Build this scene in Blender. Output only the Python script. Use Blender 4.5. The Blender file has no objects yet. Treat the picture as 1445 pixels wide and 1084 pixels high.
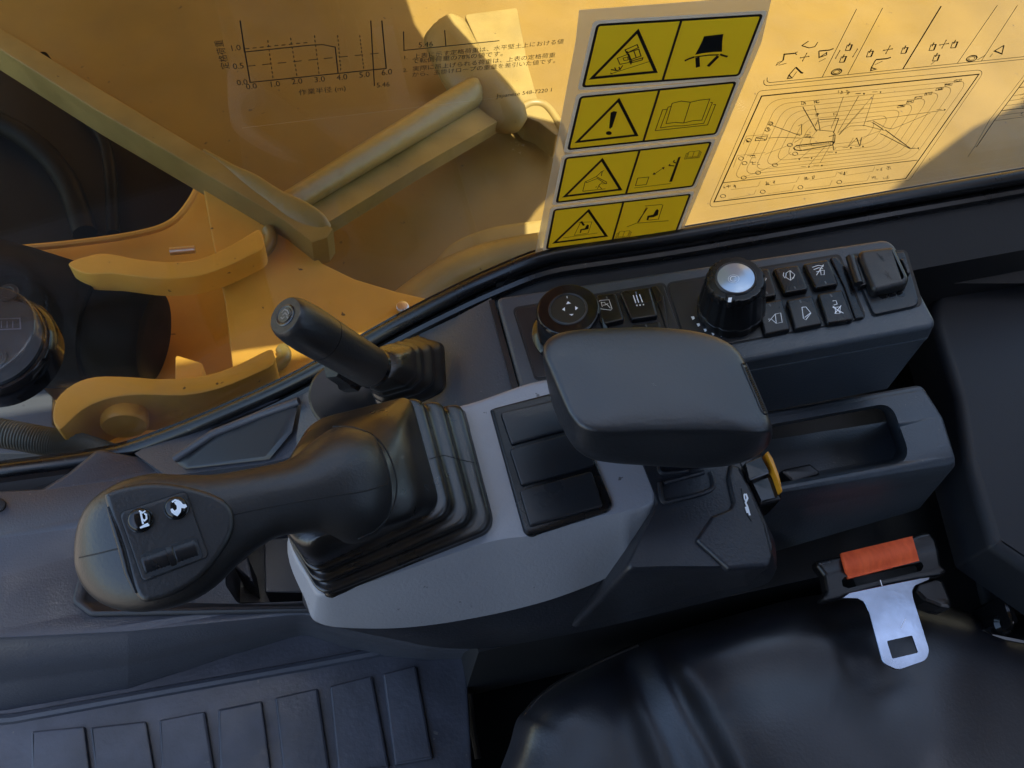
import bpy, bmesh, math, random
from mathutils import Vector, Matrix
from mathutils.geometry import tessellate_polygon

# ---------------------------------------------------------------- camera, sky, sun, exposure
S = bpy.context.scene
IW, IH, FP, CH = 1445.0, 1084.0, 1300.0, 0.7
_dn = Vector((-161, -728, -FP)).normalized()
_X = Vector((6073, 979, -FP)); _X -= _dn * _X.dot(_dn); _X.normalize()
_Z = -_dn; _Y = _Z.cross(_X)
RM = Matrix((_X, _Y, _Z))                       # camera space -> world
CAM = Vector((0, 0, CH))
cd = bpy.data.cameras.new('camera'); cam = bpy.data.objects.new('camera', cd); S.collection.objects.link(cam)
cam.matrix_world = Matrix.Translation(CAM) @ RM.to_4x4()
cd.lens = 36.0 * FP / IW; cd.sensor_width = 36; cd.clip_start = 0.02; cd.clip_end = 200
S.camera = cam

SUN_EL, SUN_AZ = 76.0, -35.0     # azimuth: degrees from +Y towards +X is positive; the sun stands behind the cab roof
_sd = Vector((math.cos(math.radians(SUN_EL)) * 0.45, -math.cos(math.radians(SUN_EL)) * 0.9, math.sin(math.radians(SUN_EL)))).normalized()
w = bpy.data.worlds.new('World'); S.world = w; w.use_nodes = True
nt = w.node_tree; nt.nodes.clear()
sky = nt.nodes.new('ShaderNodeTexSky'); sky.sky_type = 'NISHITA'; sky.sun_disc = False
sky.dust_density = 1.0; sky.air_density = 1.25; sky.sun_elevation = math.asin(_sd.z); sky.sun_rotation = math.atan2(_sd.x, _sd.y)
bg = nt.nodes.new('ShaderNodeBackground'); bg.inputs[1].default_value = 0.15
wo = nt.nodes.new('ShaderNodeOutputWorld')
nt.links.new(sky.outputs[0], bg.inputs[0]); nt.links.new(bg.outputs[0], wo.inputs[0])
sl = bpy.data.lights.new('sun', 'SUN'); sl.energy = 4.6; sl.angle = math.radians(0.53); sl.color = (1, .95, .86)
so = bpy.data.objects.new('sun', sl); S.collection.objects.link(so)
so.rotation_euler = _sd.to_track_quat('Z', 'Y').to_euler()
S.view_settings.view_transform = 'Standard'; S.view_settings.look = 'None'
S.view_settings.exposure = 1.55; S.view_settings.gamma = 1.0
S.view_settings.use_curve_mapping = False

# ---------------------------------------------------------------- geometry helpers
def ray(u, v): return RM @ Vector((u - IW / 2, -(v - IH / 2), -FP))
class Plane:
    def __init__(s, o, n, ex=None):
        s.o = Vector(o); s.n = Vector(n).normalized()
        ex = Vector(ex or (1, 0, 0)); ex = (ex - s.n * ex.dot(s.n)).normalized()
        s.ex = ex; s.ey = s.n.cross(ex)
    def hit(s, u, v, h=0.0):
        r = ray(u, v); o = s.o + s.n * h
        return CAM + r * ((o - CAM).dot(s.n) / r.dot(s.n))
    def loc(s, u, v, h=0.0):
        d = s.hit(u, v, h) - s.o; return (d.dot(s.ex), d.dot(s.ey))
    def pt(s, x, y, h=0.0): return s.o + s.ex * x + s.ey * y + s.n * h
def H(z): return Plane((0, 0, z), (0, 0, 1))
def P(u, v, z): return H(0).hit(u, v, z)
def mpp(u, v, z): return (P(u, v, z) - CAM).length / ray(u, v).length   # metres per pixel there
def cr(x0, y0, s, pts): return [(x0 + p[0] / s, y0 + p[1] / s) for p in pts]
D = dict(a1=(0,50,2.89), a2=(0,300,2.89), a3=(300,50,2.89), a4=(740,50,3.389), c6=(360,380,3.6125), c7=(680,330,3.8026),
         c8=(940,320,3.6125), d1=(80,620,3.6125), d2=(380,540,3.1895), d3=(660,440,3.1413), d4=(860,620,4.5179),
         d5=(1040,520,3.1877), d6=(1100,720,3.4957), d7=(0,780,2.0643), d8=(600,780,1.7101),
         e1=(1000,110,6.0227), e2=(1180,80,6.0227), e3=(1060,50,7.225), e4=(1240,50,7.049), e5=(810,55,5.558),
         e6=(760,200,5.78), e7=(550,50,5.558), e8=(0,380,3.6125))
def c(k, pts): return cr(*D[k], pts)
def rp(pts, r, k=6, m=3):
    """rounded polygon with the same number of points per corner and per side"""
    n = len(pts); rr = r if isinstance(r, (list, tuple)) else [r] * n
    out = []; fil = []
    for i in range(n):
        a, b, d = Vector(pts[i - 1][:2]), Vector(pts[i][:2]), Vector(pts[(i + 1) % n][:2])
        u, v = a - b, d - b
        lu, lv = u.length, v.length; u.normalize(); v.normalize()
        cosang = max(-.9999, min(.9999, u.dot(v))); half = math.acos(cosang) / 2
        t = min(rr[i] / max(math.tan(half), 1e-4), lu * .48, lv * .48)
        p0, p1 = b + u * t, b + v * t
        arc = []
        for j in range(k + 1):
            s = j / k
            q = p0 * (1 - s) ** 2 + b * 2 * s * (1 - s) + p1 * s * s          # quadratic corner
            rad = (p0 * (1 - s) + p1 * s)
            arc.append(q * .86 + rad * .14)
        arc[0] = p0; arc[-1] = p1
        fil.append(arc)
    for i in range(n):
        out += fil[i]
        a, b = fil[i][-1], fil[(i + 1) % n][0]
        for j in range(1, m): out.append(a.lerp(b, j / m))
    return [(p.x, p.y) for p in out]
def spl(pts, n=64, closed=True):
    """Catmull-Rom through points (any dimension)"""
    V = [Vector(p) for p in pts]; m = len(V); out = []
    segs = m if closed else m - 1; per = max(2, n // segs)
    for i in range(segs):
        if closed: p0, p1, p2, p3 = V[i - 1], V[i], V[(i + 1) % m], V[(i + 2) % m]
        else: p0, p1, p2, p3 = V[max(i - 1, 0)], V[i], V[i + 1], V[min(i + 2, m - 1)]
        for j in range(per):
            t = j / per
            out.append(.5 * ((2 * p1) + (p2 - p0) * t + (2 * p0 - 5 * p1 + 4 * p2 - p3) * t * t + (-p0 + 3 * p1 - 3 * p2 + p3) * t ** 3))
    if not closed: out.append(V[-1])
    return [tuple(p) for p in out]
def area2(p): return sum(p[i - 1][0] * p[i][1] - p[i][0] * p[i - 1][1] for i in range(len(p))) / 2
def inset2(p, d):
    n = len(p); s = 1 if area2(p) > 0 else -1; out = []
    for i in range(n):
        a, b, e = Vector(p[i - 1]), Vector(p[i]), Vector(p[(i + 1) % n])
        n1 = Vector((-(b - a).y, (b - a).x)); n2 = Vector((-(e - b).y, (e - b).x))
        if n1.length < 1e-9: n1 = n2
        if n2.length < 1e-9: n2 = n1
        n1.normalize(); n2.normalize(); m = n1 + n2
        if m.length < 1e-6: m = n1
        m.normalize(); k = d / max(.5, m.dot(n1))
        out.append((b.x + m.x * k * s, b.y + m.y * k * s))
    return out

class MB:
    def __init__(s): s.v = []; s.f = []; s.mi = []
    def face(s, idx, mi=0): s.f.append(idx); s.mi.append(mi)
    def add(s, pts): b = len(s.v); s.v += [Vector(p) for p in pts]; return b
    def loft(s, rings, cap0=True, cap1=True, closed=True, mi=0):
        n = len(rings[0]); b = [s.add(r) for r in rings]
        for k in range(len(rings) - 1):
            for i in range(n if closed else n - 1):
                j = (i + 1) % n
                s.face([b[k] + i, b[k] + j, b[k + 1] + j, b[k + 1] + i], mi)
        if cap0: s.cap(b[0], n, mi, True)
        if cap1: s.cap(b[-1], n, mi, False)
        return s
    def cap(s, b, n, mi, rev):
        pts = s.v[b:b + n]
        for t in tessellate_polygon([pts]): s.face([b + i for i in (reversed(t) if rev else t)], mi)
    def poly(s, pts, mi=0):
        b = s.add(pts)
        for t in tessellate_polygon([[Vector(p) for p in pts]]): s.face([b + i for i in t], mi)
        return s
    def prism(s, pl, pts, h0, h1, r=0, bev=0, k=6, mi=0, bot=True, sm=2):
        """outline seen at pixel pts on plane pl at height h1, extruded down to h0"""
        q = rp(pts, r, k, 1) if r else [tuple(p[:2]) for p in pts]
        L = [pl.loc(u, v, h1) for u, v in q]
        return s.prism2(pl, L, h0, h1, bev, mi, bot, sm)
    def prism2(s, pl, L, h0, h1, bev=0, mi=0, bot=True, sm=2):
        if area2(L) < 0: L = L[::-1]
        rings = [[pl.pt(x, y, h0) for x, y in L]]
        if bev:
            for j in range(sm + 1):
                a = math.pi / 2 * j / sm
                M = inset2(L, bev * (1 - math.cos(a)) + 1e-7)
                rings.append([pl.pt(x, y, h1 - bev + bev * math.sin(a)) for x, y in M])
        else: rings.append([pl.pt(x, y, h1) for x, y in L])
        return s.loft(rings, bot, True, mi=mi)
    def box(s, a, b, mi=0):
        x0, y0, z0 = a; x1, y1, z1 = b
        p = [(x0,y0),(x1,y0),(x1,y1),(x0,y1)]
        return s.loft([[(x, y, z0) for x, y in p], [(x, y, z1) for x, y in p]], mi=mi)
    def tube(s, pts, r, n=10, mi=0, caps=True):
        V = [Vector(p) for p in pts]; rings = []; up = None
        for i, p in enumerate(V):
            t = (V[min(i + 1, len(V) - 1)] - V[max(i - 1, 0)]).normalized()
            if up is None: up = Vector((0, 0, 1)) if abs(t.z) < .9 else Vector((1, 0, 0))
            e1 = (up - t * up.dot(t)).normalized(); e2 = t.cross(e1); up = e1
            rr = r[i] if isinstance(r, (list, tuple)) else r
            rings.append([p + (e1 * math.cos(2 * math.pi * k / n) + e2 * math.sin(2 * math.pi * k / n)) * rr for k in range(n)])
        return s.loft(rings, caps, caps, mi=mi)
    def turn(s, o, ax, prof, n=48, mi=0, cap0=True, cap1=True, knurl=None):
        o = Vector(o); ax = Vector(ax).normalized(); e1 = ax.orthogonal().normalized(); e2 = ax.cross(e1); rings = []
        for (h, r) in prof:
            rings.append([o + ax * h + (e1 * math.cos(2 * math.pi * k / n) + e2 * math.sin(2 * math.pi * k / n)) * r * (knurl(k) if knurl else 1) for k in range(n)])
        return s.loft(rings, cap0, cap1, mi=mi)
    def ribbon(s, pl, L, w, h, closed=False, mi=0):
        """flat stroke in plane-local metres"""
        pts = [Vector(p) for p in L]
        q = [pts[0]]
        for p in pts[1:]:
            if (p - q[-1]).length > 1e-6: q.append(p)
        if len(q) < 2: return s
        n = len(q); A = []; B = []
        for i in range(n):
            a = q[i - 1] if (i or closed) else None; e = q[(i + 1) % n] if (i < n - 1 or closed) else None
            d1 = (q[i] - a).normalized() if a is not None else None; d2 = (e - q[i]).normalized() if e is not None else None
            if d1 is None: d1 = d2
            if d2 is None: d2 = d1
            n1 = Vector((-d1.y, d1.x)); n2 = Vector((-d2.y, d2.x)); m = n1 + n2
            if m.length < 1e-3: m = n1
            m.normalize(); kk = w / 2 / max(.45, m.dot(n1))
            A.append(pl.pt(*(q[i] + m * kk), h)); B.append(pl.pt(*(q[i] - m * kk), h))
        a = s.add(A); b = s.add(B)
        for i in range(n if closed else n - 1):
            j = (i + 1) % n; s.face([b + i, b + j, a + j, a + i], mi)
        return s
    def build(s, name, mat, parent=None, smooth=True, sub=0, ang=38, fix=True, solid=0):
        me = bpy.data.meshes.new(name); me.from_pydata([tuple(v) for v in s.v], [], s.f)
        for m in (mat if isinstance(mat, (list, tuple)) else [mat]): me.materials.append(m)
        me.polygons.foreach_set('material_index', s.mi)
        if fix:
            bm = bmesh.new(); bm.from_mesh(me)
            bmesh.ops.recalc_face_normals(bm, faces=bm.faces); bm.to_mesh(me); bm.free()
        if smooth:
            me.shade_smooth(); 
            if not sub: me.set_sharp_from_angle(angle=math.radians(ang))
        o = bpy.data.objects.new(name, me); S.collection.objects.link(o)
        if smooth and not sub:
            md = o.modifiers.new('normals', 'WEIGHTED_NORMAL'); md.keep_sharp = True; md.weight = 100
        if sub:
            md = o.modifiers.new('sub', 'SUBSURF'); md.levels = md.render_levels = sub
        if parent is not None: adopt(o, parent)
        return o
def adopt(o, parent):
    o.parent = parent
    if parent.type == 'EMPTY': o.matrix_parent_inverse = Matrix.Translation(-Vector(parent.location))
def tag(o, label, cat, group=None, kind=None):
    o['label'] = label; o['category'] = cat
    if group: o['group'] = group
    if kind: o['kind'] = kind
    return o
def thing(name, label, cat, loc, group=None):
    o = bpy.data.objects.new(name, None); S.collection.objects.link(o); o.location = loc; o.empty_display_size = .02
    return tag(o, label, cat, group)
def cut(o, cutters, ang=38):
    for k in cutters:
        md = o.modifiers.new('cut', 'BOOLEAN'); md.object = k; md.solver = 'EXACT'; md.operation = 'DIFFERENCE'
    bpy.context.view_layer.update()
    dg = bpy.context.evaluated_depsgraph_get()
    me = bpy.data.meshes.new_from_object(o.evaluated_get(dg))
    o.modifiers.clear(); o.data = me; me.name = o.name
    me.shade_smooth(); me.set_sharp_from_angle(angle=math.radians(ang))
    for k in cutters: bpy.data.objects.remove(k)
    return o
def strokes(name, pl, h, lines, w, mat, parent, fills=(), local=False):
    """lines: list of pixel polylines (optionally (pts, width, closed)); each lies 20 microns above the one before"""
    mb = MB(); hh = h
    for f in fills:
        mb.poly([pl.pt(*p, hh) if local else pl.hit(p[0], p[1], hh) for p in f]); hh += 1.5e-5
    for ln in lines:
        ww, cl = w, False
        if isinstance(ln, tuple): ln, ww, cl = (ln + (False,))[:3]
        L = ln if local else [pl.loc(u, v, hh) for u, v in ln]
        mb.ribbon(pl, L, ww, hh, cl); hh += 1.2e-5
    return mb.build(name, mat, parent, smooth=False, fix=False)
def text(pl, s, uv, size, h, align='LEFT', rot=0, end=None, sy=1.0):
    """flat lettering on a plane; end = the pixel where its baseline stops"""
    cu = bpy.data.curves.new('t', 'FONT'); cu.body = s; cu.size = size; cu.resolution_u = 3
    o = bpy.data.objects.new('t', cu); S.collection.objects.link(o)
    bpy.context.view_layer.update()
    me = bpy.data.meshes.new_from_object(o.evaluated_get(bpy.context.evaluated_depsgraph_get()))
    x0, y0 = pl.loc(uv[0], uv[1], h); f = 1.0
    if end:
        x1, y1 = pl.loc(end[0], end[1], h); L = math.hypot(x1 - x0, y1 - y0)
        xs = [v.co.x for v in me.vertices]; f = L / max(1e-6, max(xs)); rot = math.atan2(y1 - y0, x1 - x0)
    ca, sa = math.cos(rot), math.sin(rot); vs = []
    for v in me.vertices:
        a, b = v.co.x * f, v.co.y * f * sy
        vs.append(pl.pt(x0 + a * ca - b * sa, y0 + a * sa + b * ca, h))
    fs = [tuple(p.vertices) for p in me.polygons]
    bpy.data.objects.remove(o); bpy.data.curves.remove(cu); bpy.data.meshes.remove(me)
    return vs, fs
def add_text(mb, *a, mi=0, **k):
    vs, fs = text(*a, **k); b = mb.add(vs)
    for f in fs: mb.face([b + i for i in f], mi)
from mathutils.bvhtree import BVHTree
def on_surface(objs, pts, n=24, lift=.0):
    """points of the surfaces of objs that lie under a pixel path (moulding lines follow the real surface)"""
    dg = bpy.context.evaluated_depsgraph_get(); bpy.context.view_layer.update(); dg.update()
    trees = [BVHTree.FromObject(o, dg) for o in objs]; out = []
    for u, v in spl(pts, n, closed=False):
        d = ray(u, v).normalized(); best = None
        for t in trees:
            loc, nor, idx, dist = t.ray_cast(CAM, d)
            if loc is not None and (best is None or dist < best[1]): best = (loc + nor * lift, dist)
        if best: out.append(best[0])
    return out
def seam(name, objs, pts, r, parent, m='dark', n=30, lift=0.0):
    q = on_surface(objs, pts, n, lift)
    if len(q) > 2: return MB().tube(q, r, 6).build(name, M[m], parent)
def limb(mb, pts, n=28, ex=2.0, caps=True, mi=0, per=4):
    """tapering body: (u, v, z, half width in px, half depth in m[, exponent]) stations"""
    st = spl([tuple(p) + ((ex,) if len(p) == 5 else ()) for p in pts], per * (len(pts) - 1), closed=False)
    C = [P(a[0], a[1], a[2]) for a in st]; rings = []
    for i, a in enumerate(st):
        t = (C[min(i + 1, len(C) - 1)] - C[max(i - 1, 0)]).normalized(); v = (C[i] - CAM).normalized()
        e1 = t.cross(v).normalized(); e2 = e1.cross(t).normalized()
        if e2.dot(v) > 0: e2 = -e2
        wm = a[3] * mpp(a[0], a[1], a[2]); R = []
        for k in range(n):
            th = 2 * math.pi * k / n; cx, sy = math.cos(th), math.sin(th); x = a[5]
            R.append(C[i] + e1 * wm * math.copysign(abs(cx) ** (2 / x), cx) + e2 * a[4] * math.copysign(abs(sy) ** (2 / x), sy))
        rings.append(R)
    mb.loft(rings, caps, caps, mi=mi); return mb
def ring(pts, z):
    """pixel outline at height z (number, or callable of the point index fraction)"""
    return [P(p[0], p[1], z(i / len(pts)) if callable(z) else z) for i, p in enumerate(pts)]
def lerp_out(A, B, t): return [(a[0] * (1 - t) + b[0] * t, a[1] * (1 - t) + b[1] * t) for a, b in zip(A, B)]
def scale_out(A, k):
    cx = sum(p[0] for p in A) / len(A); cy = sum(p[1] for p in A) / len(A)
    return [(cx + (p[0] - cx) * k, cy + (p[1] - cy) * k) for p in A]

# ---------------------------------------------------------------- materials
def mat(name, col, rough=.5, metal=0, grain=0, gscale=900, var=.0, vscale=8, bump2=0, b2scale=20, coat=0, spec=.5, specks=0, speckcol=(.3,.3,.3), rvar=.0, aniso=None):
    m = bpy.data.materials.new(name); m.use_nodes = True; n = m.node_tree; b = n.nodes['Principled BSDF']
    b.inputs['Base Color'].default_value = (*col, 1); b.inputs['Roughness'].default_value = rough
    b.inputs['Metallic'].default_value = metal; b.inputs['Coat Weight'].default_value = coat; b.inputs['Coat Roughness'].default_value = .12
    b.inputs['Specular IOR Level'].default_value = spec
    tc = n.nodes.new('ShaderNodeTexCoord'); out = tc.outputs['Object']
    if aniso:
        mp = n.nodes.new('ShaderNodeMapping'); mp.inputs['Scale'].default_value = aniso; n.links.new(out, mp.inputs[0]); out = mp.outputs[0]
    def noise(sc, det=3):
        t = n.nodes.new('ShaderNodeTexNoise'); t.inputs['Scale'].default_value = sc; t.inputs['Detail'].default_value = det
        n.links.new(out, t.inputs['Vector']); return t
    colout = None
    if var:
        t = noise(vscale, 6); mx = n.nodes.new('ShaderNodeMix'); mx.data_type = 'RGBA'
        mx.inputs[6].default_value = (*[x * (1 - var) for x in col], 1); mx.inputs[7].default_value = (*[min(1, x * (1 + var)) for x in col], 1)
        r = n.nodes.new('ShaderNodeMapRange'); r.inputs[1].default_value = .35; r.inputs[2].default_value = .65
        n.links.new(t.outputs[0], r.inputs[0]); n.links.new(r.outputs[0], mx.inputs[0]); colout = mx.outputs[2]
    if specks:
        t = noise(specks, 2); r = n.nodes.new('ShaderNodeMapRange'); r.inputs[1].default_value = .73; r.inputs[2].default_value = .76
        n.links.new(t.outputs[0], r.inputs[0]); mx = n.nodes.new('ShaderNodeMix'); mx.data_type = 'RGBA'
        mx.inputs[6].default_value = (*col, 1); mx.inputs[7].default_value = (*speckcol, 1)
        if colout: n.links.new(colout, mx.inputs[6])
        n.links.new(r.outputs[0], mx.inputs[0]); colout = mx.outputs[2]
    if colout: n.links.new(colout, b.inputs['Base Color'])
    if rvar:
        t = noise(14, 7); r = n.nodes.new('ShaderNodeMapRange'); r.inputs[1].default_value = .3; r.inputs[2].default_value = .7
        r.inputs[3].default_value = max(.02, rough - rvar); r.inputs[4].default_value = rough + rvar
        n.links.new(t.outputs[0], r.inputs[0]); n.links.new(r.outputs[0], b.inputs['Roughness'])
    last = None
    for amt, sc, dist in ((grain, gscale, .0004), (bump2, b2scale, .004)):
        if amt:
            t = noise(sc, 2); bu = n.nodes.new('ShaderNodeBump'); bu.inputs['Strength'].default_value = amt; bu.inputs['Distance'].default_value = dist
            n.links.new(t.outputs[0], bu.inputs['Height'])
            if last: n.links.new(last.outputs[0], bu.inputs['Normal'])
            last = bu
    if last: n.links.new(last.outputs[0], b.inputs['Normal'])
    return m
M = {}
M['console'] = mat('charcoal_plastic', (.058,.070,.086), .40, grain=.9, gscale=420, rvar=.07, var=.06, specks=240, speckcol=(.14,.14,.15))
M['body'] = mat('black_grained_plastic', (.016,.018,.024), .42, grain=.9, gscale=420, rvar=.07, var=.08)
M['trim'] = mat('charcoal_trim', (.050,.054,.068), .45, grain=.9, gscale=420, rvar=.08, var=.12, vscale=5, specks=150, speckcol=(.10,.10,.11))
M['smooth'] = mat('dark_smooth_plastic', (.017,.019,.023), .33, grain=.2, gscale=500, rvar=.06)
M['black'] = mat('black_plastic', (.007,.007,.008), .30, grain=.2, gscale=500, rvar=.08)
M['gloss'] = mat('gloss_black', (.006,.006,.007), .12, rvar=.05)
M['rubber'] = mat('boot_rubber', (.009,.008,.008), .30, grain=.25, gscale=300, rvar=.12, var=.3, vscale=24, spec=.9, bump2=.10, b2scale=30, specks=130, speckcol=(.05,.045,.04))
M['grip'] = mat('grip_rubber', (.012,.012,.013), .42, grain=.45, gscale=480, rvar=.08, spec=.7)
M['pod'] = mat('light_grey_plastic', (.29,.30,.335), .40, grain=.6, gscale=380, rvar=.06, var=.04, specks=110, speckcol=(.10,.10,.11))
M['vinyl'] = mat('black_vinyl', (.012,.013,.018), .40, grain=.5, gscale=330, rvar=.09, bump2=.08, b2scale=12, spec=.8)
M['pad'] = mat('armrest_vinyl', (.012,.014,.018), .38, grain=.6, gscale=380, rvar=.05, spec=.9)
M['seal'] = mat('black_rubber_seal', (.008,.008,.009), .30, rvar=.08, specks=120, speckcol=(.04,.04,.04))
M['dark'] = mat('black_trim', (.008,.009,.011), .6, grain=.3, gscale=400)
M['mat'] = mat('rubber_floor_mat', (.050,.052,.066), .45, grain=1.0, gscale=200, rvar=.1, var=.25, vscale=18, specks=90, speckcol=(.10,.095,.09))
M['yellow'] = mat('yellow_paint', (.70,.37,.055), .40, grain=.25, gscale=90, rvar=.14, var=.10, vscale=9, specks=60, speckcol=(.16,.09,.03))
M['yellow_shaded'] = mat('shaded_yellow_paint', (.215,.130,.028), .45, rvar=.1, var=.10, vscale=5, specks=60, speckcol=(.10,.06,.02))  # machine yellow darkened to olive, the deck's shade put into the colour
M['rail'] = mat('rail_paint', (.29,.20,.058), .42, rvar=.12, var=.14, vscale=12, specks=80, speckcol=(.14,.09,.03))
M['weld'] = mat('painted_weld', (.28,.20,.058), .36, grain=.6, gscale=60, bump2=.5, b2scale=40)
M['cyl'] = mat('dark_cylinder_paint', (.006,.0045,.003), .5, rvar=.1, var=.3, spec=.08)
M['pit'] = mat('cavity_shade_black', (.003,.0035,.005), .5, spec=.15)  # near-black, the shade of unlit depth put into the colour
M['hose'] = mat('hose_rubber', (.09,.10,.10), .4)
M['steel'] = mat('zinc_steel', (.36,.41,.50), .22, 1.0, rvar=.10, grain=.1, gscale=150, var=.18, vscale=20, specks=150, speckcol=(.08,.11,.18), bump2=.35, b2scale=9)
M['bolt'] = mat('zinc_bolt', (.7,.7,.72), .35, 1.0)
M['webbing'] = mat('orange_webbing', (1,.13,.035), .72, grain=.6, gscale=500, var=.15, vscale=160, aniso=(1, .12, 1))
M['white'] = mat('white_print', (.85,.88,.92), .4)
M['grey_print'] = mat('grey_print', (.10,.11,.12), .5)
M['chart_ink'] = mat('black_ink', (.010,.008,.006), .5)
M['thin_ink'] = mat('brown_ink', (.13,.07,.018), .6)
M['greypaint'] = mat('grey_paint', (.12,.125,.15), .33, rvar=.1)
M['orange'] = mat('amber_plastic', (.75,.32,.02), .35)
M['lens'] = mat('silver_lens', (.42,.52,.66), .22, .6, coat=1)
M['gaugeface'] = mat('gauge_face', (.022,.024,.028), .5, grain=.2)
M['dirt'] = mat('ground_dirt', (.20,.17,.14), .9, var=.3, vscale=2)
M['roof'] = mat('roof_lining', (.16,.17,.18), .8)
def translucent(name, col, t=.5, rough=.4):
    m = mat(name, col, rough); n = m.node_tree; b = n.nodes['Principled BSDF']; o = n.nodes['Material Output']
    tr = n.nodes.new('ShaderNodeBsdfTranslucent'); tr.inputs[0].default_value = (*col, 1)
    mx = n.nodes.new('ShaderNodeMixShader'); mx.inputs[0].default_value = t
    n.links.new(b.outputs[0], mx.inputs[1]); n.links.new(tr.outputs[0], mx.inputs[2]); n.links.new(mx.outputs[0], o.inputs[0]); return m
def clear(name, tint=(1,1,1), rough=.0, ior=1.45, fac=None, dust_glare=False, k=1.0):
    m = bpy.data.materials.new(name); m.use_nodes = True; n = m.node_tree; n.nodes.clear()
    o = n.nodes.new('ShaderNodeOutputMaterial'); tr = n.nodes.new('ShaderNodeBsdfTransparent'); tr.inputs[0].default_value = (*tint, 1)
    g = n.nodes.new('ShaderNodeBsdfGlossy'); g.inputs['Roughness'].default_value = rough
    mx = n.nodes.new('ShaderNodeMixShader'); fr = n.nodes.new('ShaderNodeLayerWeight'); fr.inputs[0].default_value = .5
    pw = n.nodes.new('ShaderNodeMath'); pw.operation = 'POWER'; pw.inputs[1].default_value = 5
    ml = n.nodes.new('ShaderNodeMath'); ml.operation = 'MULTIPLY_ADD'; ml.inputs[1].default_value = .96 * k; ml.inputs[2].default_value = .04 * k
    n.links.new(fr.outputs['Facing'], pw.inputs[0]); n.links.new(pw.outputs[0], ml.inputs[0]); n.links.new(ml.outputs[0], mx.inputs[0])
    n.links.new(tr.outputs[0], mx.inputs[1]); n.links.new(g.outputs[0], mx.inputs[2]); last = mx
    if dust_glare:      # thin dust film, stretched into pale streaks that paint reflections on the pane
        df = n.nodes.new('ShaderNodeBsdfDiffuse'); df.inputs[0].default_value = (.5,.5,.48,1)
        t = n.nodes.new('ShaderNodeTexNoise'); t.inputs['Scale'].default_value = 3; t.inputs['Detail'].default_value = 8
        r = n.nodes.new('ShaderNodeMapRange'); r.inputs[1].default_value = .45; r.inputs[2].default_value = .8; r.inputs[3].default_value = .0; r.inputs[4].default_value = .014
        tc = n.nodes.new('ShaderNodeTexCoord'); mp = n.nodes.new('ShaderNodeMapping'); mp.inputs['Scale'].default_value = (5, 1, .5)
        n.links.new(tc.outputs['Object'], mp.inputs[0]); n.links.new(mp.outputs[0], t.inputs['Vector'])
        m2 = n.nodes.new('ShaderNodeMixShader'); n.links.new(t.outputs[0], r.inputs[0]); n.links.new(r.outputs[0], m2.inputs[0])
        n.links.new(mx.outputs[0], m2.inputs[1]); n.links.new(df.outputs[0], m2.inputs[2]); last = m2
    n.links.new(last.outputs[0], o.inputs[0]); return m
M['glass'] = clear('window_glass', (.87,.88,.84), 0, 1.45, dust_glare=True)
M['acrylic'] = clear('clear_acrylic', (.93,.95,.97), .02, 1.5, k=1.5)
M['film'] = None
def film(name, col, a):
    m = translucent(name, col, .5); n = m.node_tree; o = n.nodes['Material Output']; src = o.inputs[0].links[0].from_socket
    tr = n.nodes.new('ShaderNodeBsdfTransparent'); mx = n.nodes.new('ShaderNodeMixShader'); mx.inputs[0].default_value = a
    n.links.new(tr.outputs[0], mx.inputs[1]); n.links.new(src, mx.inputs[2]); n.links.new(mx.outputs[0], o.inputs[0]); return m
M['film'] = film('silver_film', (.62,.60,.50), .5)
M['st_yellow'] = translucent('sticker_yellow', (1,.90,.05), .78)
M['st_white'] = translucent('sticker_white', (.86,.94,1), .75)
M['st_black'] = mat('sticker_black', (.006,.006,.006), .35)

# ================================================================ the place around: ground, cab shell, added shade casters
tag(MB().box((-12, -12, -1.5), (12, 12, -1.45)).build('ground', M['dirt']), 'bare brown earth under the machine', 'ground', kind='structure')
YG = P(770, 352, -.03).y                      # the window stands in the plane y = YG
GL = Plane((0, YG, 0), (0, -1, 0))            # normal points into the cab, local x to the rear, local y up
def gpx(u, v): return (GL.hit(u, v) - CAM).length / ray(u, v).length
rf = thing('cab_roof', 'pale roof panel over the cab', 'roof', (0.1, 0, 1.0))
mb = MB(); mb.box((-.38, -.90, 1.0), (1.0, .40, 1.05)); mb.box((1.0, .30, 1.0), (1.30, .40, 1.05))
mb.build('roof_panel', M['roof'], rf)
MB().prism2(H(1.0), [(1.30, -.9), (1.30, .595), (1.34, .615), (1.44, .65), (1.61, .745), (1.80, .84), (1.97, .90), (2.4, 1.07), (2.7, .9), (2.7, -.9)], 0, .05).build('rear_shade_slab', M['roof'], rf)  # unseen slab added behind the roof, edge shaped to shade the rear deck
bo_ = thing('boom', 'wide yellow boom raised above the deck beside the cab', 'boom', (.1, 1.6, .7))  # unseen slab, outline shaped to cast the shade edge across the deck
MB().prism2(H(.27), [(-.75, .60), (.48, .60), (.53, .83), (.62, .93), (.705, 1.0), (.70, 1.09), (.61, 1.135), (.56, 1.245), (.509, 1.37), (.474, 1.51), (.42, 2.9), (-.75, 2.9)], 0, .06, bev=.01).build('shade_boom_slab', M['yellow'], bo_)
MB().turn((-.74, 1.9, .36), (1, 0, 0), [(0, .06), (1.1, .06)], n=32).build('boom_pin', M['cyl'], bo_)
wl = thing('cab_rear_wall', 'dark rear wall of the cab behind the seat', 'wall', (1.15, 0, -.9))
MB().box((1.32, -1.0, -1.0), (1.36, YG + .05, .45)).build('lower_panel', M['dark'], wl)
MB().box((1.32, -1.0, .45), (1.36, -.9, 1.0)).build('post', M['dark'], wl)
dr_ = thing('cab_door', 'dark cab door on the far side of the seat', 'door', (.3, -.85, -.62))
MB().box((-.7, -.90, -.62), (1.3, -.86, .99)).build('door_panel', M['dark'], dr_)
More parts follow.
